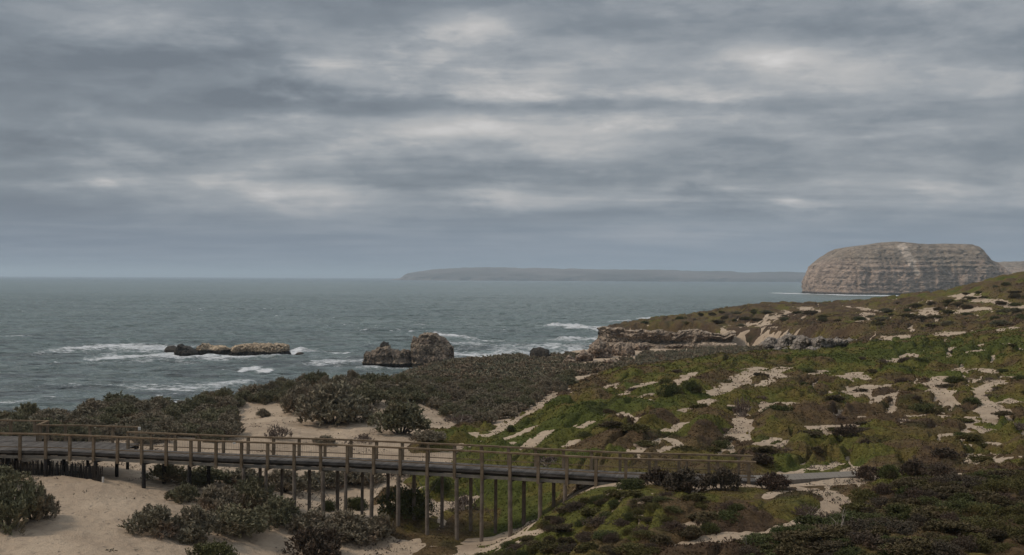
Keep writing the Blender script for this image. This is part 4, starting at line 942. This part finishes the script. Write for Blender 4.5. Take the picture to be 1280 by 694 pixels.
for a in [
 (2, 664, 84, 80, 'grey', M_olive, 'grey_shrub', 'big olive grey shrub cut off by the left edge below the boardwalk'),
 (36, 652, 52, 52, 'grey', M_grey, 'grey_shrub', 'rounded grey shrub beside the sand path, right of the left edge shrub'),
 (-6, 612, 60, 30, 'grey', M_olive, 'grey_shrub', 'olive shrub behind the big left edge shrub, in front of the slat fence'),
 (190, 672, 74, 46, 'grey', M_grey, 'grey_shrub', 'pale brownish grey shrub at the right rim of the sand path'),
 (240, 678, 76, 46, 'grey', M_grey, 'grey_shrub', 'pale grey shrub second from the sand path in the front row'),
 (292, 672, 80, 44, 'grey', M_olive, 'grey_shrub', 'greenish grey shrub third from the sand path in the front row'),
 (225, 628, 42, 26, 'grey', M_olive, 'grey_shrub', 'small light olive shrub at the corner of the sand path under the deck'),
 (268, 640, 60, 38, 'grey', M_grey, 'grey_shrub', 'reddish grey shrub between two boardwalk legs on the left'),
 (312, 640, 64, 46, 'grey', M_olive, 'dark_green_shrub', 'dark green bushy shrub around the leg at the boardwalk bend'),
 (345, 660, 62, 40, 'grey', M_olive, 'grey_shrub', 'grey green shrub at the foot of the third tall leg'),
 (385, 672, 60, 34, 'grey', M_grey, 'grey_shrub', 'grey shrub with upright shoots among the central tall legs'),
 (432, 680, 82, 44, 'grey', M_grey, 'grey_shrub', 'broad silver grey shrub right of the dark brown bush'),
 (474, 676, 46, 34, 'grey', M_grey, 'grey_shrub', 'silver grey shrub at the right end of the front scrub'),
 (395, 706, 76, 50, 'dark', M_dark, 'dark_shrub', 'dark brown bush at the bottom edge in front of the silver shrubs'),
 (265, 708, 70, 30, 'mound', M_green, 'green_mound', 'dark green low mound at the bottom edge on the sand'),
 (205, 604, 52, 26, 'grey', M_olive, 'dark_green_shrub', 'dark shrub shaded under the deck beside the open sand'),
 (250, 608, 62, 28, 'grey', M_olive, 'dark_green_shrub', 'dark green shrub in the shade under the deck left of the bend'),
 (300, 612, 66, 30, 'grey', M_grey, 'grey_shrub', 'brown grey shrub in the shade under the deck at the bend'),
 (350, 616, 62, 30, 'grey', M_grey, 'grey_shrub', 'grey shrub behind the tall legs, left one of three'),
 (398, 614, 64, 30, 'grey', M_grey, 'grey_shrub', 'grey shrub behind the tall legs, middle one of three'),
 (446, 610, 64, 30, 'grey', M_grey, 'grey_shrub', 'grey shrub behind the tall legs, right one of three'),
 (502, 598, 50, 22, 'dead', M_dead, 'dry_shrub', 'brown dry shrub just behind the deck near the middle'),
 (410, 640, 27, 15, 'mound', M_green, 'green_mound', 'small green cushion on sand seen between the tall legs'),
 (446, 639, 34, 19, 'mound', M_green, 'green_mound', 'domed olive cushion on sand, right of the small green one'),
 (506, 658, 74, 42, 'mound', M_green, 'green_mound', 'large dark green mound under the middle of the boardwalk'),
 (552, 624, 36, 20, 'mound', M_green, 'green_mound', 'bright green cushion behind the legs right of the dark mound'),
 (577, 646, 42, 30, 'dead', M_dead, 'dry_shrub', 'dry twiggy shrub on the sand between the right hand legs'),
 (690, 603, 46, 16, 'dead', M_dead, 'dry_shrub', 'dry purple brown scrub where the bank meets the deck'),
 (865, 618, 62, 32, 'dark', M_dark, 'dark_shrub', 'dark brown bush hiding the deck near its right end'),
 (903, 617, 50, 34, 'dark', M_dark, 'dark_shrub', 'rounded dark bush, the rightmost in front of the railing end'),
 (826, 609, 50, 22, 'dark', M_dark, 'dark_shrub', 'lower dark bush touching the deck left of two bigger ones'),
 (785, 613, 44, 16, 'mound', M_green, 'green_mound', 'dark green bush tight against the deck underside on the bank'),
 (970, 614, 48, 24, 'dark', M_dark, 'dark_shrub', 'spiky dark bush alone in front of the path'),
 (1062, 559, 36, 20, 'dark', M_dark, 'dark_shrub', 'purple spiky bush beside the wide sand patch'),
 (1084, 566, 24, 12, 'dark', M_dark, 'dark_shrub', 'small purple bush just below the spiky purple bush'),
 (1092, 603, 44, 22, 'dark', M_dark, 'dark_shrub', 'dark bush at the far right end of the path'),
 (1118, 602, 36, 20, 'mound', M_green, 'green_mound', 'dark green mound right of the bush at the path end'),
 (1150, 598, 40, 24, 'dark', M_dark, 'dark_shrub', 'dark brown bush above the shadowy heath on the right'),
 (1192, 586, 44, 14, 'dark', M_dark, 'dark_shrub', 'low purple brown bush at the start of the right sand strip'),
 (1010, 648, 38, 18, 'dead', M_dead, 'dry_shrub', 'grey dry bush on the sand below the path'),
 (930, 522, 26, 32, 'dead', M_dead, 'dry_shrub', 'grey leafless bush at the top of the large sand streak'),
 (1052, 530, 26, 10, 'dead', M_dead, 'dry_shrub', 'grey dry scrub above the wide sand patch'),
 (975, 520, 50, 14, 'mound', M_green, 'green_mound', 'dark green mound left of the wide sand patch'),
 (955, 590, 34, 16, 'dark', M_dark, 'dark_shrub', 'dark red brown scrub beyond the railing end'),
 (840, 503, 36, 18, 'mound', M_green, 'green_mound', 'bright green bushy mound on the middle slope'),
 (866, 498, 34, 16, 'mound', M_green, 'green_mound', 'green bushy mound right of the bright one on the slope'),
 (836, 484, 24, 12, 'mound', M_green, 'green_mound', 'small green bush uphill of the bright mounds'),
 (640, 542, 18, 10, 'mound', M_green, 'green_mound', 'small dark green tussock above the railing bend'),
 (1180, 598, 50, 18, 'mound', M_dark, 'dark_shrub', 'low dark bush at the upper edge of the shadowy heath'),
 (1275, 540, 34, 14, 'dead', M_dead, 'dry_shrub', 'reddish brown tuft at the right edge'),
 (1196, 480, 32, 10, 'mound', M_green, 'green_mound', 'dark green bush beside the sand patch on the right slope'),
 (1162, 518, 46, 12, 'mound', M_green, 'green_mound', 'dark green low bush above the winding sand strip on the right'),
 (1222, 508, 36, 10, 'mound', M_green, 'green_mound', 'dark green bush on the right slope near the edge'),
 (345, 550, 34, 24, 'dead', M_dead, 'dry_shrub', 'brown dead shrub on the open dune sand'),
 (327, 522, 18, 12, 'grey', M_grey, 'grey_shrub', 'little grey shrub at the top of the open dune sand'),
 (410, 534, 100, 62, 'grey', M_grey, 'grey_shrub', 'largest grey shrub clump on the dune, in the centre left'),
 (372, 520, 54, 40, 'grey', M_grey, 'grey_shrub', 'brownish grey shrub on the left flank of the largest clump'),
 (455, 508, 56, 34, 'grey', M_olive, 'grey_shrub', 'olive shrub on the right flank of the largest clump'),
 (500, 544, 74, 46, 'grey', M_olive, 'grey_shrub', 'rounded grey green shrub alone on sand in the middle'),
 (404, 557, 32, 13, 'grey', M_grey, 'grey_shrub', 'small grey bush on sand directly behind the railing'),
 (448, 556, 38, 15, 'dead', M_dead, 'dry_shrub', 'dry brown bush on sand right of the small grey bush'),
 (535, 565, 46, 20, 'grey', M_grey, 'grey_shrub', 'grey shrub behind the railing below the middle round shrub'),
 (575, 540, 40, 14, 'dead', M_dead, 'dry_shrub', 'grey brown scrub at the left foot of the green slope'),
 (740, 648, 0, 0, '', None, '', '')]:
    if a[2]: at(*a, G1)
# grey scrub on the dune crest: individuals
def fill(poly_px, n, wr, hr2, label, group, name='grey_shrub', kinds=(('grey', M_grey), ('grey', M_olive)), parts=False, mind=.8, maxY=400):
    xs = [p[0] for p in poly_px]; ys = [p[1] for p in poly_px]; cnt = 0; tries = 0
    while cnt < n and tries < n * 25:
        tries += 1; px, py = random.uniform(min(xs), max(xs)), random.uniform(min(ys), max(ys))
        if not inpoly(np.array([px]), np.array([py]), poly_px)[0]: continue
        g = ground(px, py)
        if not g or g[1] > maxY: continue
        w = random.uniform(*wr)
        if any(abs(g[0] - q[0]) < (w / 2 + q[2]) * mind and (g[0] - q[0]) ** 2 + (g[1] - q[1]) ** 2 < ((w / 2 + q[2]) * mind) ** 2 for q in PLACED): continue
        PLACED.append((g[0], g[1], w / 2)); k_, m_ = random.choice(kinds); cnt += 1
        tone = {'grey_leaves': 'brownish grey', 'olive_leaves': 'olive grey', 'dark_leaves': 'dark brown', 'green_leaves': 'mossy green', 'heath_leaves': 'brown', 'yellowgreen_leaves': 'yellowish green', 'dead_leaves': 'dry grey'}[m_.name]
        fr = (w - wr[0]) / (wr[1] - wr[0]); size = 'small' if fr < .33 else 'medium' if fr < .66 else 'large'
        if k_ == 'mound': size = size + ' rounded'
        fy = (py - min(ys)) / (max(ys) - min(ys)); fx = (px - min(xs)) / (max(xs) - min(xs)); row = ('rearmost', 'back', 'middle', 'front', 'foremost')[min(4, int(fy * 5))]
        colm = ('leftmost part', 'far left', 'left', 'centre', 'right', 'far right', 'rightmost part')[min(6, int(fx * 7))]
        shrub(name, k_, m_, g[0], g[1], g[2], w, random.uniform(*hr2) * (.6 + .4 * w / wr[1]), label % (size, tone, row, colm), 'shrub', group, parts)
    return cnt
# crest line first, then the slope in front
c1 = fill([(-40, 549), (-40, 530), (60, 516), (160, 508), (240, 500), (300, 496), (345, 490), (345, 500), (300, 512), (290, 552), (160, 556), (60, 556)], 105, (1.9, 3.8), (1.2, 2.0),
     '%s %s shrub, %s row, %s, of the scrub behind the left boardwalk', 'dune crest shrubs behind the left boardwalk', mind=.52)
c2 = fill([(340, 505), (340, 486), (380, 480), (440, 478), (480, 482), (478, 498), (420, 505), (380, 510)], 26, (1.8, 3.4), (1.2, 2.0),
     '%s %s shrub, %s row, %s, on the crest above the open dune sand', 'crest shrubs above the open dune sand', mind=.6)
c3 = fill([(475, 500), (490, 484), (560, 468), (640, 470), (716, 466), (712, 488), (664, 508), (628, 524), (590, 535), (545, 518), (520, 505)], 150, (1.8, 3.4), (1.1, 1.8),
     '%s %s shrub, %s row, %s, of the thicket beside the green slope', 'thicket shrubs left of the green slope', mind=.58, maxY=175)
print('shrubs', c1, c2, c3, len(PLACED))
# far thicket: nobody could count it
def farscrub(poly, n, wr, hr2):
    out = []; cols = []; r = np.random.default_rng(5)
    X = r.uniform(min(p[0] for p in poly), max(p[0] for p in poly), n); Y = r.uniform(min(p[1] for p in poly), max(p[1] for p in poly), n)
    m = inpoly(X, Y, poly); X, Y = X[m], Y[m]
    m = fbm(X / 9, Y / 12, oct=2, seed=140) > -.42; X, Y = X[m], Y[m]; z = zt(X, Y); m = z > 2.2; X, Y, z = X[m], Y[m], z[m]
    for bx, by, br_ in BOULD + [(onz(675, 447, 4)[0] * 262 / onz(675, 447, 4)[1], 262, 2.2)]:
        m = ~((np.abs(X - bx * Y / by) < br_ + 1.0) & (Y < by + 2) & (Y > by - 26)); X, Y, z = X[m], Y[m], z[m]
    base = []
    for i in range(4):
        V, F, _ = shrubmesh('grey', 900 + i, 620)
        Q = V.reshape(-1, 4, 3); c = Q.mean(1, keepdims=True); Q = c + (Q - c) * 2.3; base.append(Q.reshape(-1, 3))
    for x, y, zz in zip(X, Y, z):
        B = base[r.integers(0, 4)]; a = r.uniform(0, 6.28); w = r.uniform(*wr); h = r.uniform(*hr2)
        ca_, sa_ = math.cos(a), math.sin(a); V = np.stack([(B[:, 0] * ca_ - B[:, 1] * sa_) * w, (B[:, 0] * sa_ + B[:, 1] * ca_) * w, B[:, 2] / .68 * h], -1) + np.array([x, y, zz - .1]); out.append(V)
        t_ = r.uniform(0, 1); c = np.array([.180, .175, .118]) * (1 - t_) + np.array([.245, .182, .125]) * t_
        cols.append(np.repeat(c[None] * r.uniform(.6, 1.4, (len(B) // 4, 1)), 4, 0))
    V = np.concatenate(out); return V, np.arange(len(V)).reshape(-1, 4), np.concatenate(cols), len(X)
fp = [W2(430, 165), W2(560, 165), W2(690, 160), W2(728, 170), W2(790, 175), W2(890, 185), W2(960, 212), W2(985, 230), W2(950, 262), W2(925, 286), W2(880, 294), W2(866, 268), W2(806, 268), W2(780, 275), W2(740, 262), W2(690, 262), W2(600, 260), W2(540, 235), W2(470, 190)]
V, F, c, n_ = farscrub(fp, 4300, (2.4, 4.6), (1.2, 2.2)); print('far scrub', n_)
tag(mk('coastal_scrub', V, F, M_tuft, col=c, smooth=False), 'dense grey green scrub thicket stretching down to the shore and the headland', 'scrub', kind='stuff')

c6 = fill([(800, 406), (960, 386), (1080, 384), (1180, 370), (1290, 350), (1290, 410), (1160, 415), (1060, 408), (960, 410), (880, 412)], 70, (2.0, 5.0), (.7, 1.5),
     '%s %s bush, %s row, %s, on the hill below the big headland', 'bushes on the low headland and hill', 'hill_bush', (('mound', M_green), ('dark', M_heath), ('dark', M_yel), ('grey', M_olive)), mind=1.0)
c7 = fill([(700, 500), (800, 470), (1000, 440), (1290, 440), (1290, 585), (950, 585), (700, 560)], 70, (.9, 2.4), (.3, .75),
     '%s %s tussock, %s row, %s, on the mat covered slope', 'tussocks on the mat covered slope', 'tussock', (('mound', M_green), ('mound', M_dark), ('dark', M_yel), ('dark', M_heath), ('dead', M_dead)), mind=1.1)
print('hill', c6, c7)
# foreground heath on the right: woody shrubs, individuals
c4 = fill([(930, 694), (1010, 668), (1060, 640), (1100, 622), (1180, 606), (1290, 590), (1300, 700), (1100, 712), (930, 712)], 130, (1.0, 2.4), (.35, .75),
     '%s %s shrub, %s row, %s, of the lower right heath', 'heath shrubs in the lower right corner', 'heath_shrub', (('dark', M_heath), ('mound', M_yel), ('mound', M_green), ('dark', M_green), ('mound', M_dark), ('dark', M_yel), ('dark', M_heath)), mind=.48)
c5 = fill([(600, 700), (660, 672), (700, 645), (745, 625), (830, 625), (930, 640), (900, 670), (850, 680), (820, 712), (600, 712)], 80, (.7, 1.7), (.25, .55),
     '%s %s cushion, %s row, %s, of the bank before the boardwalk', 'cushions on the bank in front of the boardwalk', 'cushion_shrub', (('mound', M_green), ('dark', M_yel), ('mound', M_yel), ('dark', M_heath), ('mound', M_dark)), mind=.62)
print('heath', c4, c5)
# bare dead branches
def deadbranch(px, py, h, label, seed):
    g = ground(px, py); r = random.Random(seed); m_ = MB(); base = Vector((g[0], g[1], g[2] + .1))
    def grow(p, d_, L_, rr, lvl):
        pts = [p]; q = p.copy(); dd = d_.copy()
        for i in range(4):
            dd = (dd + Vector((r.uniform(-.35, .35), r.uniform(-.35, .35), r.uniform(-.12, .25)))).normalized(); q = q + dd * (L_ / 4); pts.append(q.copy())
        m_.tube(pts, [rr * (1 - .2 * i) for i in range(5)], 5)
        if lvl < 3:
            for i in (2, 3, 4):
                grow(pts[i], (dd + Vector((r.uniform(-.9, .9), r.uniform(-.6, .6), r.uniform(-.1, .8)))).normalized(), L_ * .6, rr * .55, lvl + 1)
    grow(base, Vector((r.uniform(-.5, .8), 0, 1)).normalized(), h, .035, 1)
    tag(m_.build('dead_branch', M_twig), label, 'branch')
deadbranch(1010, 690, .75, 'pale bare upright branch sticking out of the dark heath at the bottom', 2)
deadbranch(1040, 688, .95, 'pale forked dead branch curving right over the dark heath', 6)
deadbranch(935, 692, .4, 'short pale twig among the lower scrub near the bottom centre right', 9)

# ------------------------------------------------------------------ haze
def m_haze():
    m = bpy.data.materials.new('haze'); m.use_nodes = True; t = m.node_tree; t.nodes.clear()
    v = nn(t, 'ShaderNodeVolumePrincipled', inp={'Color': (.74, .87, .98, 1), 'Density': 0.95e-4, 'Anisotropy': 0.2})
    o = nn(t, 'ShaderNodeOutputMaterial'); t.links.new(v.outputs[0], o.inputs['Volume']); return m
hb = MB(); hb.box((0, 48000, 76), 230000, 98000, 174)
hzo = hb.build('haze', m_haze()); tag(hzo, 'pale sea haze over the whole bay', 'haze', kind='stuff')
